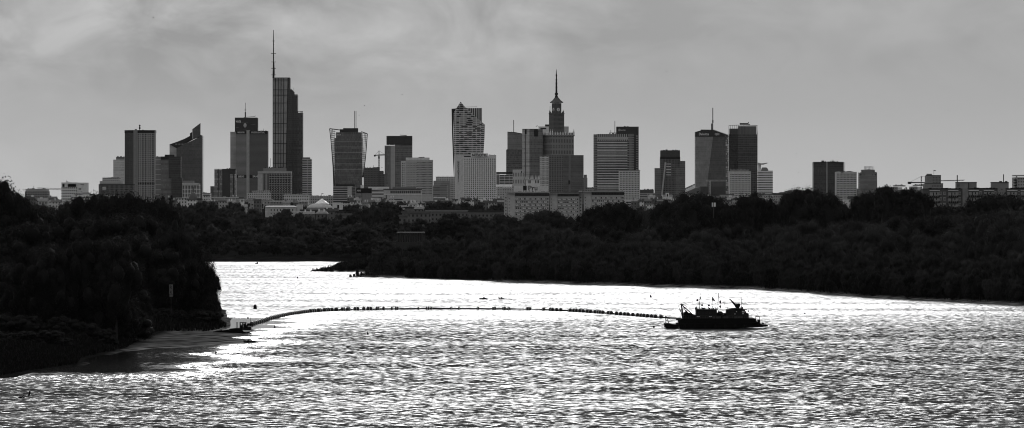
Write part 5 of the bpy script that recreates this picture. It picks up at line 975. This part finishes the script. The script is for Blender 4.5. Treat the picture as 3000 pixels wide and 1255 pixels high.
# ---------------------------------------------------------------- dredger
class Loc:
    """local frame of something afloat: photo pixels -> metres at its own distance, z from the water line"""
    def __init__(s, name, label, cat, px, D, rz=0, group=None, z=0.): s.k = F/D; s.px = px; s.D = D; s.z0 = z; s.o = empty(name, (X(px, D), D, z), label, cat, group, rz)
    def x(s, p): return (p-s.px)/s.k
    def z(s, y): return Z(y, s.D)-s.z0
def dredger():
    D = 1004.; L = Loc('dredger','dark work dredger with masts, A-frame and raised crane arm moored on the river','ship',2098,D)
    cx = lambda c: L.x(1880+c/6.44); cz = lambda c: L.z(840+c/6.44)
    P = lambda c: [(cx(a),cz(e)) for a,e in c]
    def slab(name, pts, y0, y1, m, par=None):
        b = MB(); b.slab(P(pts), y0, y1); return b.build(name, m, par or L.o)
    slab('hull',[(715,800),(690,700),(690,640),(735,600),(2090,590),(2140,602),(2160,660),(2250,705),(2370,716),(2360,745),(2200,760),(1900,775),(1500,812),(1000,812)],-3.4,3.4,HULL)
    slab('stern_raft',[(420,690),(500,688),(600,708),(690,706),(690,790),(450,778),(430,765)],-2.6,2.6,HULL)
    slab('rubbing_strake',[(720,690),(2150,672),(2150,684),(720,702)],-3.55,-3.4,BLACK)
    dh = slab('deckhouse',[(1020,600),(1020,430),(1410,432),(1415,600)],-2.6,2.4,DARK)
    slab('roof',[(1008,434),(1012,424),(1418,426),(1420,438)],-2.9,2.7,HULL,dh)
    slab('machinery_house',[(1415,600),(1415,495),(1590,500),(1590,600)],-2.2,2.2,HULL)
    wh = slab('wheelhouse',[(1590,600),(1590,440),(1610,425),(1640,425),(1700,404),(1880,412),(1935,440),(1975,500),(2010,505),(2010,600)],-2.5,2.2,DARK)
    slab('roof',[(1740,422),(1745,412),(1975,428),(1972,436)],-2.8,2.4,HULL,wh)
    slab('winch_house',[(780,600),(790,490),(840,465),(900,500),(950,520),(1020,530),(1020,600)],-1.8,1.8,HULL)
    # windows and openings; pale colour stands in for daylight showing through
    wm = mat('wheelhouse_glass',.25,.15,.6); lt = mat('painted_daylight',.5,.6)
    for a in (1060,1130,1200,1270,1340): slab('window',[(a,470),(a+38,470),(a+38,510),(a,510)],-2.66,-2.55,GLASSD,dh)
    for a in (1030,1260): slab('door_gap_daylight',[(a,556),(a+55,556),(a+55,566),(a,566)],-2.68,-2.58,lt,dh)
    for a,w,c0,c1 in ((1880,48,455,482),(1885,32,500,514),(1735,26,508,516),(1520,26,510,520),(1770,14,462,474)): slab('window',[(a,c0),(a+w,c0),(a+w,c1),(a,c1)],-2.6 if a>1600 else -2.3,-2.45 if a>1600 else -2.15,lt if a!=1520 else wm,wh)
    for a in (1330,1395,1440,1530,1580,1740,1800,1850): slab('locker',[(a,556),(a+46,556),(a+46,596),(a,596)],-2.75,-2.6,mat('locker_grey',.07,.6))
    # rails
    q = MB()
    for i in range(30):
        a = 730+i*46; q.bar((cx(a),-3.2,cz(598)),(cx(a),-3.2,cz(545)),.03)
    for e in (546,572): q.bar((cx(730),-3.2,cz(e)),(cx(2060),-3.2,cz(e)),.03)
    q.build('deck_rail',MAST,L.o)
    def line(name, pts, r, m=BLACK, y=0., par=None, r2=None):
        b = MB(); b.tube([(cx(a),y,cz(e)) for a,e in pts],r,6,r2); return b.build(name,m,par or L.o)
    # A-frame at the stern
    af = line('a_frame',[(775,600),(752,340)],.13,y=-1.6); 
    for y,p in ((1.6,[(775,600),(752,340)]),(-1.2,[(745,335),(1030,592)]),(1.2,[(745,335),(1030,592)]),(0,[(715,412),(770,570)]),(0,[(790,390),(900,590)]),(-.8,[(820,440),(940,570)])): line('leg',p,.13 if y else .09,y=y,par=af)
    q = MB(); q.tube([(cx(700),0,cz(362)),(cx(722),0,cz(340)),(cx(800),0,cz(342)),(cx(845),0,cz(378))],.08,5); q.ball((cx(755),0,cz(345)),.34,8); q.tube([(cx(752),-1.6,cz(342)),(cx(752),1.6,cz(342))],.14,6); q.ball((cx(694),0,cz(368)),.13,6); q.build('sheave_head',BLACK,af)
    q = MB(); q.tube([(cx(690),-1.3,cz(610)),(cx(690),1.3,cz(610))],.34,12); q.tube([(cx(645),0,cz(612)),(cx(740),0,cz(608))],.34,12); q.build('pipe_coupling',MAST,L.o,smooth=True)
    # ladder frame on the raft
    q = MB()
    for y in (-.7,.7):
        q.bar((cx(458),y,cz(690)),(cx(450),y,cz(562)),.06); q.bar((cx(512),y,cz(690)),(cx(466),y,cz(565)),.06); q.bar((cx(455),y,cz(640)),(cx(490),y,cz(640)),.05); q.bar((cx(457),y,cz(668)),(cx(500),y,cz(668)),.05)
    q.tube([(cx(455),-1.,cz(565)),(cx(455),1.,cz(565))],.17,6); q.build('pipe_gantry',BLACK,L.o)
    q = MB(); q.box(cx(645),cx(690),-1.2,1.2,cz(706),cz(682)); q.build('raft_locker',BLACK,L.o)
    # crane
    cr = slab('crane',[(1805,415),(1795,385),(1775,335),(1830,318),(1862,330),(1858,370),(1842,385),(1845,415)],-.5,.5,BLACK)
    q = MB(); q.tube([(cx(1812),0,cz(400)),(cx(1665),0,cz(240))],.36,8,.11); q.build('boom',BLACK,cr); q = MB(); q.ball((cx(1664),0,cz(240)),.16,8); q.build('boom_tip',BLACK,cr)
    # masts with flags, day shapes and radar
    m1 = line('mast',[(1088,430),(1096,240),(1102,125)],.07); b = MB(); b.slab(P([(1100,178),(1118,205),(1130,240),(1106,243)]),-.02,.02); b.build('flag',BLACK,m1)
    b = MB(); b.ball((cx(1052),0,cz(258)),.3,12); b.build('day_ball',BLACK,m1); b = MB(); b.bar((cx(1052),0,cz(258)),(cx(1095),0,cz(258)),.02); b.build('halyard',BLACK,m1)
    m2 = line('mast',[(1327,430),(1332,195)],.05); b = MB(); b.slab(P([(1334,192),(1392,277),(1330,262)]),-.02,.02); b.build('flag',mat('flag_grey',.08,.8),m2)
    m3 = line('mast',[(1436,440),(1441,260),(1448,130)],.08); line('halyard',[(1482,430),(1482,245),(1447,160)],.015,par=m3)
    for e in (290,380):
        b = MB(); b.lathe([(.02,cz(e+35)),(.29,cz(e)),(.02,cz(e-35))],8,(cx(1482),0)); b.build('day_diamond',BLACK,m3)
    b = MB(); b.ball((cx(1449),0,cz(133)),.09,8); b.build('mast_light',BLACK,m3)
    m4 = line('mast',[(1882,415),(1888,230)],.07); b = MB(); b.box(cx(1868),cx(1880),-.08,.08,cz(232),cz(206)); b.build('wind_vane',BLACK,m4)
    for a,e in ((1138,350),(1267,354)):
        m = line('lamp_post',[(a,430),(a,e)],.06); b = MB(); b.ball((cx(a),0,cz(e)),.25,10,sx=1.15); b.build('floodlight',BLACK,m)
    q = MB()
    for a,e0,e1 in ((1030,430,375),(1092,430,365),(1305,430,400),(1340,430,375),(1268,430,400),(1205,430,412)): q.bar((cx(a),0,cz(e0)),(cx(a),0,cz(e1)),.05); q.ball((cx(a),0,cz(e1)),.08,6)
    for a in (1085,1120,1310,1390): q.box(cx(a),cx(a+26),-.5,.5,cz(432),cz(412))
    q.build('roof_fittings',BLACK,L.o)
    q = MB(); q.tube([(cx(1660),-1.5,cz(425)),(cx(1660),1.5,cz(425))],.28,10); q.build('life_raft',mat('raft_pale',.3,.6),L.o)
    q = MB(); q.ball((cx(1485),0,cz(485)),.5,10,sz=.55); q.build('ventilator',BLACK,L.o)
    rr = random.Random(4); q = MB()
    for i in range(34):
        a = rr.uniform(740,2020); e = 596 if a < 1000 else (430 if a < 1410 else (497 if a < 1590 else 415)); w = rr.uniform(8,34); h = rr.uniform(12,46 if e > 450 else 30)
        if a > 1900: e = 470
        y = rr.uniform(-1.8,1.4); q.box(cx(a),cx(a+w),y,y+.5,cz(e+4),cz(e-h))
        if i % 3 == 0: q.bar((cx(a),y,cz(e)),(cx(a+rr.uniform(-10,10)),y,cz(e-h-rr.uniform(15,45))),.05)
    q.build('deck_gear',BLACK,L.o)
    q = MB()
    for a,e,c,d in ((755,345,1096,240),(1096,240,1441,260),(1441,260,1812,330),(1812,330,1665,240),(755,345,1028,430),(1888,240,2225,570)): q.bar((cx(a),0,cz(e)),(cx(c),0,cz(d)),.03)
    q.build('rigging',BLACK,L.o)
    # bow gear
    q = MB()
    for y in (-.9,.9):
        for a,e,c,d in ((2148,690,2148,570),(2225,700,2225,570),(2148,570,2225,570)): q.bar((cx(a),y,cz(e)),(cx(c),y,cz(d)),.045)
    q.build('bow_frame',BLACK,L.o)
    q = MB(); q.lathe([(.36,cz(705)),(.36,cz(622))],12,(cx(2208),0)); q.build('winch_drum',BLACK,L.o); q = MB(); q.ball((cx(2286),0,cz(700)),.3,10); q.build('fender_ball',BLACK,L.o)
    q = MB()
    for i in range(7): q.lathe([(.26,cz(775)),(.34,cz(740)),(.26,cz(712))],8,(cx(800+i*190),-3.6))
    q.build('tyre_fender',BLACK,L.o)
dredger()

# ---------------------------------------------------------------- floating pipeline
def pipeline():
    pts = [(724,956),(733.6,951),(756,944.7),(800,931),(851,920.5),(889,914.8),(945,910.3),(1000,908),(1100,906),(1200,905),(1300,904.6),(1400,904.8),(1498,905.7),(1603,908),(1696,912),(1789,918.5),(1894,926.7),(1942,930.5),(1981,932.5)]
    Wp = [(X(p,F*(CAMZ-.25)/(y-HZ)),F*(CAMZ-.25)/(y-HZ)) for p,y in pts]
    o = empty('floating_pipeline',(Wp[0][0],Wp[0][1],.25),'long dark floating pipeline curving across the river on barrel floats','pipeline')
    ox,oy = Wp[0]; q = MB(); q.tube([(x-ox,y-oy,0) for x,y in Wp],.2,8); q.build('pipe',BLACK,o)
    seg = [0]
    for i in range(1,len(Wp)): seg.append(seg[-1]+math.hypot(Wp[i][0]-Wp[i-1][0],Wp[i][1]-Wp[i-1][1]))
    def at(t):
        return float(np.interp(t,seg,[w[0] for w in Wp])),float(np.interp(t,seg,[w[1] for w in Wp]))
    spots = []
    for p in np.arange(738,905,5.4): spots.append((p,1.))
    for p in (909,915,921,932,937,950,955,962,972,985,1003,1007,1018,1022,1040,1048,1066,1078,1086,1104,1108,1124): spots.append((p,1.05))
    for p in (1148,1160,1165,1226,1250,1256,1264,1322,1345,1400,1445,1450,1475,1480,1490): spots.append((p,.85))
    for p in (1545,1552,1592,1612,1618,1630,1642,1670,1680,1688,1698,1708,1720,1730,1743,1752,1758,1766,1782,1790,1806,1818,1830,1840,1854,1868,1878,1886,1896,1908,1920,1936,1959): spots.append((p,.95))
    spots = spots[:100] if len(spots) > 100 else spots
    b = MB(); prof = [(.28,-.62),(.5,-.55),(.62,-.3),(.66,0),(.62,.3),(.5,.55),(.28,.62)]
    b.lathe(prof,14); cap = b; f0 = cap.build('float',mat('float_plastic',.05,.25,.5),o,smooth=True); me = f0.data
    b = MB(); b.lathe([(.67,.16),(.69,.2),(.69,.34),(.67,.38)],14); band = b.build('band',mat('float_band',.5,.3,.5),f0)
    xs = [w[0]/w[1]*F+1500 for w in Wp]
    for i,(p,s) in enumerate(spots):
        t = float(np.interp(p,xs,seg)); x,y = at(t); x2,y2 = at(t+.5); d = Vector((x2-x,y2-y,0)).normalized()
        f = f0 if i == 0 else link('float',me,o)
        if i: link('band',band.data,f)
        f.location = (x-ox,y-oy,.1); f.rotation_euler = d.to_track_quat('Z','Y').to_euler(); f.scale = (s*.95,s*.95,s*.5) if p > 905 else (s*.85,s*.85,s*.75)
pipeline()

# ---------------------------------------------------------------- pump barge at the left tip, boats, buoys
def barge():
    D = DW(976); L = Loc('pump_barge','dark pump barge with a frame cabin moored at the tip of the left bank','barge',690,D)
    cx = lambda c: L.x(600+c/4.492); cz = lambda c: L.z(820+c/4.492)
    b = MB(); b.slab([(cx(a),cz(e)) for a,e in ((110,680),(200,662),(360,640),(430,632),(600,640),(645,672),(560,705),(300,712),(130,702))],-2.2,2.2); b.build('hull',HULL,L.o)
    b = MB(); b.slab([(cx(a),cz(e)) for a,e in ((505,658),(600,660),(640,672),(560,686),(520,680))],-2.3,-2.2); b.build('bow_plate',PALE,L.o)
    b = MB(); b.slab([(cx(a),cz(e)) for a,e in ((235,655),(330,646),(330,652),(235,662))],-2.26,-2.2); b.build('deck_edge',PALE,L.o)
    q = MB()
    for y in (-1,1):
        for a in (465,500,540): q.bar((cx(a),y,cz(660)),(cx(a),y,cz(560)),.09)
        for e in (562,595,625): q.bar((cx(465),y,cz(e)),(cx(542),y,cz(e)),.08)
    q.build('cabin_frame',BLACK,L.o); q = MB(); q.box(cx(470),cx(500),-.8,.8,cz(650),cz(600)); q.box(cx(512),cx(538),-.8,.8,cz(640),cz(575)); q.box(cx(463),cx(545),-1.2,1.2,cz(566),cz(558)); q.build('pump_engine',BLACK,L.o)
    for a in (415,432): q = MB(); q.bar((cx(a),0,cz(650)),(cx(a),0,cz(557)),.07); q.build('mooring_post',BLACK,L.o)
    q = MB(); q.tube([(cx(540),0,cz(640)),(cx(570),0,cz(585)),(cx(615),0,cz(590)),(cx(625),.2,cz(612))],.28,8); q.build('bent_pipe',BLACK,L.o)
    q = MB(); q.box(cx(545),cx(610),-1,1,cz(655),cz(620)); q.build('winch',BLACK,L.o)
    m = MB(); m.bar((cx(600),0,cz(620)),(cx(600),0,cz(480)),.05); m.bar((cx(600),0,cz(484)),(cx(636),0,cz(484)),.03); m.bar((cx(568),0,cz(484)),(cx(600),0,cz(484)),.03); ms = m.build('mast',BLACK,L.o)
    q = MB(); q.lathe([(.02,cz(518)),(.26,cz(502)),(.02,cz(486))],8,(cx(568),0)); q.build('day_diamond',BLACK,ms)
barge()
def moored_boat():
    L = Loc('rowing_boat','small dark open boat moored at the end of the sandbar','boat',731,DW(1003.5))
    cx = lambda c: L.x(600+c/4.492); cz = lambda c: L.z(820+c/4.492)
    b = MB(); b.slab([(cx(a),cz(e)) for a,e in ((508,808),(520,806),(640,804),(672,800),(660,826),(520,824))],-.7,.7); b.build('hull',HULL,L.o)
    q = MB()
    for a,e in ((515,795),(530,792),(560,798),(575,793)): q.box(cx(a-4),cx(a+5),-.4,.4,cz(810),cz(e))
    q.build('cargo',BLACK,L.o); q = MB(); q.bar((cx(655),0,cz(812)),(cx(690),0,cz(820)),.04); q.build('oar',BLACK,L.o)
moored_boat()
def skin(name, verts, edges, radii, m, parent):
    me = bpy.data.meshes.new(name); me.from_pydata(verts, edges, []); o = link(name, me, parent); me.materials.append(m)
    md = o.modifiers.new('skin','SKIN'); 
    if not me.skin_vertices: 
        bpy.context.view_layer.objects.active = o
    for i,r in enumerate(radii): me.skin_vertices[0].data[i].radius = (r,r)
    me.skin_vertices[0].data[0].use_root = True
    s = o.modifiers.new('smooth','SUBSURF'); s.levels = 2; s.render_levels = 2; return o
def sitter(label, x, y, z, rz, arms, lean=.1):
    """seated person: pelvis at (x, y, z)"""
    o = empty('person',(x,y,z),label,'person',None,rz)
    V = [(0,0,0),(lean*.5,0,.22),(lean,0,.46),(lean*1.1,0,.58),(lean*1.1,0,.64),(lean,.19,.5),(lean,-.19,.5)]; E = [(0,1),(1,2),(2,3),(3,4),(2,5),(2,6)]; R = [.15,.14,.15,.06,.055,.075,.075]
    for s,sh in ((1,5),(-1,6)):
        n = len(V); V += [(arms[0],.22*s,arms[1]),(arms[2],.16*s,arms[3])]; E += [(sh,n),(n,n+1)]; R += [.05,.035]
        n = len(V); V += [(.05,.1*s,-.02),(.45,.13*s,.14),(.8,.12*s,-.1),(.92,.12*s,-.08)]; E += [(0,n),(n,n+1),(n+1,n+2),(n+2,n+3)]; R += [.09,.07,.05,.04]
    R = [r*(1.45 if i < 3 else 1.3) for i,r in enumerate(R)]   # bulky jackets
    b = skin('body',V,E,R,mat('clothing_dark',.015,.9,.05),o)
    h = MB(); h.ball((lean*1.2+.01,0,.75),.1,12,sz=1.25,sy=.85); h.ball((lean*1.2+.11,0,.74),.025,6); h.build('head',mat('skin_tone',.25,.6),o,smooth=True)
    h = MB(); h.ball((lean*1.2-.02,0,.79),.108,12,sz=.95,sy=.9); h.build('hair',mat('hair_dark',.02,.8),o,smooth=True); return o
def boats():
    D = DW(877.5); L = Loc('motorboat','small dark motorboat with one standing-height console left of the rowers','boat',1416,D)
    cx = lambda c: L.x(1300+c/4.293); cz = lambda c: L.z(830+c/4.293)
    b = MB(); b.slab([(cx(a),cz(e)) for a,e in ((445,192),(470,188),(535,190),(548,196),(545,212),(450,214))],-.8,.8); b.build('hull',HULL,L.o)
    q = MB(); q.box(cx(535),cx(550),-.15,.15,cz(212),cz(190)); q.build('outboard_motor',BLACK,L.o)
    q = MB(); q.bar((cx(462),0,cz(190)),(cx(468),0,cz(178)),.03); q.bar((cx(468),0,cz(178)),(cx(500),0,cz(186)),.03); q.build('windshield_frame',BLACK,L.o); q = MB(); q.box(cx(498),cx(528),-.5,.5,cz(192),cz(182)); q.build('console',BLACK,L.o)
    sitter('person in dark clothes seated at the console of the small motorboat',X(1300/1+510/4.293,D),D,cz(190)+.0,math.pi,(.2,.28,.42,.3))
    L = Loc('rowing_shell','low thin rowing shell carrying two rowers in mid-river','boat',1468,D)
    b = MB(); b.slab([(cx2(L,a),cz2(L,e)) for a,e in ((620,201),(660,199),(690,196),(750,196),(812,204),(760,210),(660,210))],-.32,.32); b.build('hull',HULL,L.o)
    for s in (-1,1):
        q = MB(); q.bar((cx2(L,735),s*.3,cz2(L,190)),(cx2(L,860),s*2.0,cz2(L,203)),.05); q.bar((cx2(L,842),s*1.75,cz2(L,202)),(cx2(L,860),s*2.,cz2(L,203)),.1); q.build('oar',BLACK,L.o)
    for p,w in ((694,'left'),(724,'right')):
        sitter('person in dark clothes rowing, the %s one of the two in the shell'%w,X(1300+p/4.293,D),D,cz2(L,193.5),0,(.35,.34,.55,.26),-.05)
def cx2(L,c): return L.x(1300+c/4.293)
def cz2(L,c): return L.z(830+c/4.293)
boats()
L = Loc('motorboat','tiny dark motorboat close to the far bank','boat',751.5,DW(773.5)); b = MB(); b.slab([(L.x(p),L.z(y)) for p,y in ((748,771.5),(752,772),(753,770),(755.5,769.5),(755.5,774.5),(748.5,774.5))],-1,1); b.build('hull',BLACK,L.o); b = MB(); b.box(L.x(753),L.x(755),-.5,.5,L.z(771),L.z(768.5)); b.build('cabin',DARK,L.o)
def buoy(label, px, yb, h, w, kind):
    D = DW(yb); k = F/D; r = w/2/k; H = h/k; o = empty('buoy',(X(px,D),D,0),label,'buoy','small dark buoys on the river')
    b = MB()
    if kind == 'cone': b.lathe([(r*.8,-.3),(r,H*.05),(r*.95,H*.35),(r*.35,H*.55),(r*.3,H*.72),(r*.12,H)],10)
    elif kind == 'dome': b.lathe([(r*1.05,-.3),(r,H*.05),(r*.95,H*.5),(r*.8,H*.8),(r*.4,H*.97),(.03,H)],12)
    elif kind == 'ball': b.ball((0,0,H*.45),r,12)
    elif kind == 'spindle': b.lathe([(r,-.2),(r,H*.35),(r*.8,H*.6),(r*.1,H)],8)
    elif kind == 'post': b.tube([(0,0,-.3),(H*.35,0,H)],r,8,r*.65); b.lathe([(r*1.7,-.2),(r*1.4,H*.1)],8)
    b.build('body',BLACK,o)
    if kind == 'cone': q = MB(); q.ball((0,0,H*1.03),r*.22,6); q.build('top_mark',BLACK,o)
    if kind in ('dome','spindle'): q = MB(); q.lathe([(r*1.3,-.25),(r*1.35,.02),(r*1.1,.08)],12); q.build('float_collar',BLACK,o)
buoy('fat beehive-shaped buoy behind the left end of the pipeline',747.6,905.5,13,10,'dome'); buoy('small conical buoy just below the left end of the pipeline',805,960,9,4.5,'cone'); buoy('small conical buoy in front of the pipeline, below the tiny gap of floats',1077.6,980,9.5,5,'cone')
buoy('small conical buoy near the tree reflections at the lower left',632.6,1036,9.5,6,'cone'); buoy('spindle-shaped buoy between the rowers and the dredger',1906.5,872,9,5,'spindle'); buoy('round ball float beside the stern raft of the dredger',1915.6,960.5,6,5.5,'ball')
buoy('leaning post buoy at the lower left corner',83,1160,15,6,'post'); buoy('small upright canister buoy in the upper left reach of the river',872,816,5,3.4,'dome'); buoy('tiny conical buoy to the right of the dredger',2358,920,5,4,'cone')
D = DW(1167); o = empty('driftwood',(X(63,D),D,0),'clump of dark driftwood poking out of the water at the lower left','driftwood'); b = MB(); b.tube([(-.5,0,.05),(0,0,.15),(.35,.1,.5)],.12,6,.05); b.tube([(-.7,.1,0),(.5,0,.12)],.1,6,.06); b.build('branch',BLACK,o)
b = MB(); b.tube([(0,0,.1),(-.3,.1,.3)],.06,5,.03); b.build('twig',BLACK,o)
# kilometre board among the left trees
D = 1001.; gg = gz(X(501,D)-0,D); o = empty('river_sign',(X(501,D),D,gg),'white river board with stacked black letters among the left bank trees','sign')
k = F/D; b = MB(); b.box(-5.5/k,5.5/k,0,.08,Z(850,D)-gg,Z(834,D)-gg); b.box(-5.5/k,5.5/k,0,.08,Z(863,D)-gg,Z(851,D)-gg); b.box(-4.5/k,5.5/k,0,.08,Z(870,D)-gg,Z(864,D)-gg); b.build('board',mat('board_white',.15,.7),o)
b = MB(); b.bar((0,.15,-.3),(0,.15,Z(836,D)-gg),.06); b.build('post',MAST,o)
for w,y0,y1 in (('R',837,847),('R',853,861)): t = lettering(w,7/k,(y1-y0)/k,SIGNK,.04); t.parent = o; t.location = (0,-.04,Z((y0+y1)/2,D)-gg)
# low flat boathouse hidden in the far-bank trees
b = Bld('boathouse','dark flat-roofed boathouse half hidden among the far bank trees',1162,1243,1985); b.prism('wall',[(1164,0),(1241,0)],684,None,FA('f_boat',.03,.012,9,1.2,.5,.6),12); b.box('roof',1162,1243,680.8,684,mat('boat_roof',.07,.7),-1,13)
for i,(p,y) in enumerate(((449,52),(1178,278),(1068,310.5),(1052,338),(2572,284),(2778,324),(1953,210),(2333,450),(2458,461),(2340,506))):
    D = 1500+i*120; o = empty('bird',(X(p,D),D,Z(y,D)),'tiny dark bird in flight, %s'%('high in the left sky','between the flared tower and the curving tower','just right of the flared tower masts','lower one right of the flared tower masts','in the right sky, high','in the far right sky','right of the banded tower','left of the broad dark slab tower','above the broad dark slab tower','low left of the broad dark slab tower')[i],'bird','birds in flight over the city')
    b = MB(); b.ball((0,0,0),.09,8,sx=2.6); b.build('body',BLACK,o)
    for s in (-1,1): q = MB(); q.add([(-.1,0,.03),(.14,0,.03),(.02,s*.3,.2),(-.12,s*.62,.1),(-.12,s*.3,.18)],[(0,1,2,4),(4,2,3)]); q.build('wing',BLACK,o)

# ---------------------------------------------------------------- bank grass and reeds (nobody could count the blades)
def reeds():
    rng = np.random.default_rng(9)
    P = np.vstack([np.stack([rng.uniform(-118,-55,60000), rng.uniform(705,880,60000)],1), np.stack([rng.uniform(-95,-60,16000), rng.uniform(860,1015,16000)],1),np.stack([rng.uniform(-112,-50,26000), rng.uniform(705,850,26000)],1)])
    d = inside_dist(LEFT,P); P = P[(d>1.0)&(d<34)]; d = inside_dist(LEFT,P)
    Q = np.stack([rng.uniform(-70,190,30000), rng.uniform(1215,1680,30000)],1); e = inside_dist(RIGHT,Q); Q = Q[(e>1)&(e<9)]
    Q2 = np.stack([rng.uniform(-100,-15,9000), rng.uniform(1600,2060,9000)],1); e = inside_dist(RIGHT,Q2); Q2 = Q2[(e>1)]
    A = np.vstack([P,Q,Q2]); n = len(A); z = height(A); hh = rng.uniform(.35,1.25,n)*(1+.6*np.sin(A[:,0]*.21)*np.sin(A[:,1]*.13)); hh[len(P):] *= .9
    a = rng.uniform(0,6.28,n); w = rng.uniform(.08,.2,n); u = np.stack([np.cos(a)*w,np.sin(a)*w,0*a],1); l = rng.normal(0,.22,(n,2))
    B = np.column_stack([A,z-.1]); T = B.copy(); T[:,2] += hh; T[:,:2] += l*hh[:,None]
    v = np.stack([B-u,B+u,T+u*.35,T-u*.35],1).reshape(-1,3); me = bpy.data.meshes.new('reeds'); me.vertices.add(4*n); me.vertices.foreach_set('co',v.ravel()); me.loops.add(4*n); me.loops.foreach_set('vertex_index',np.arange(4*n,dtype=np.int32)); me.polygons.add(n); me.polygons.foreach_set('loop_start',(np.arange(n)*4).astype(np.int32)); me.update(calc_edges=True); me.materials.append(FOLN)
    tag(link('reeds',me),'dark reeds and rough grass along the river banks','reeds',None,'stuff')
reeds()

# ---------------------------------------------------------------- haze
HAZE_D, HAZE_G = 0.36e-5, .45
def haze():
    b = MB(); b.box(-25000,25000,-400,11000,-5,420); o = b.build('haze',None); tag(o,'thin grey haze over the river and city',None,None,'stuff')
    m = bpy.data.materials.new('haze_air'); m.use_nodes = True; nt = m.node_tree; nt.nodes.clear(); out = nt.nodes.new('ShaderNodeOutputMaterial'); v = nt.nodes.new('ShaderNodeVolumePrincipled')
    v.inputs['Color'].default_value = (.85,.85,.85,1); v.inputs['Density'].default_value = HAZE_D; v.inputs['Anisotropy'].default_value = HAZE_G; nt.links.new(v.outputs[0],out.inputs['Volume']); o.data.materials.append(m); o['category'] = 'haze'
haze()
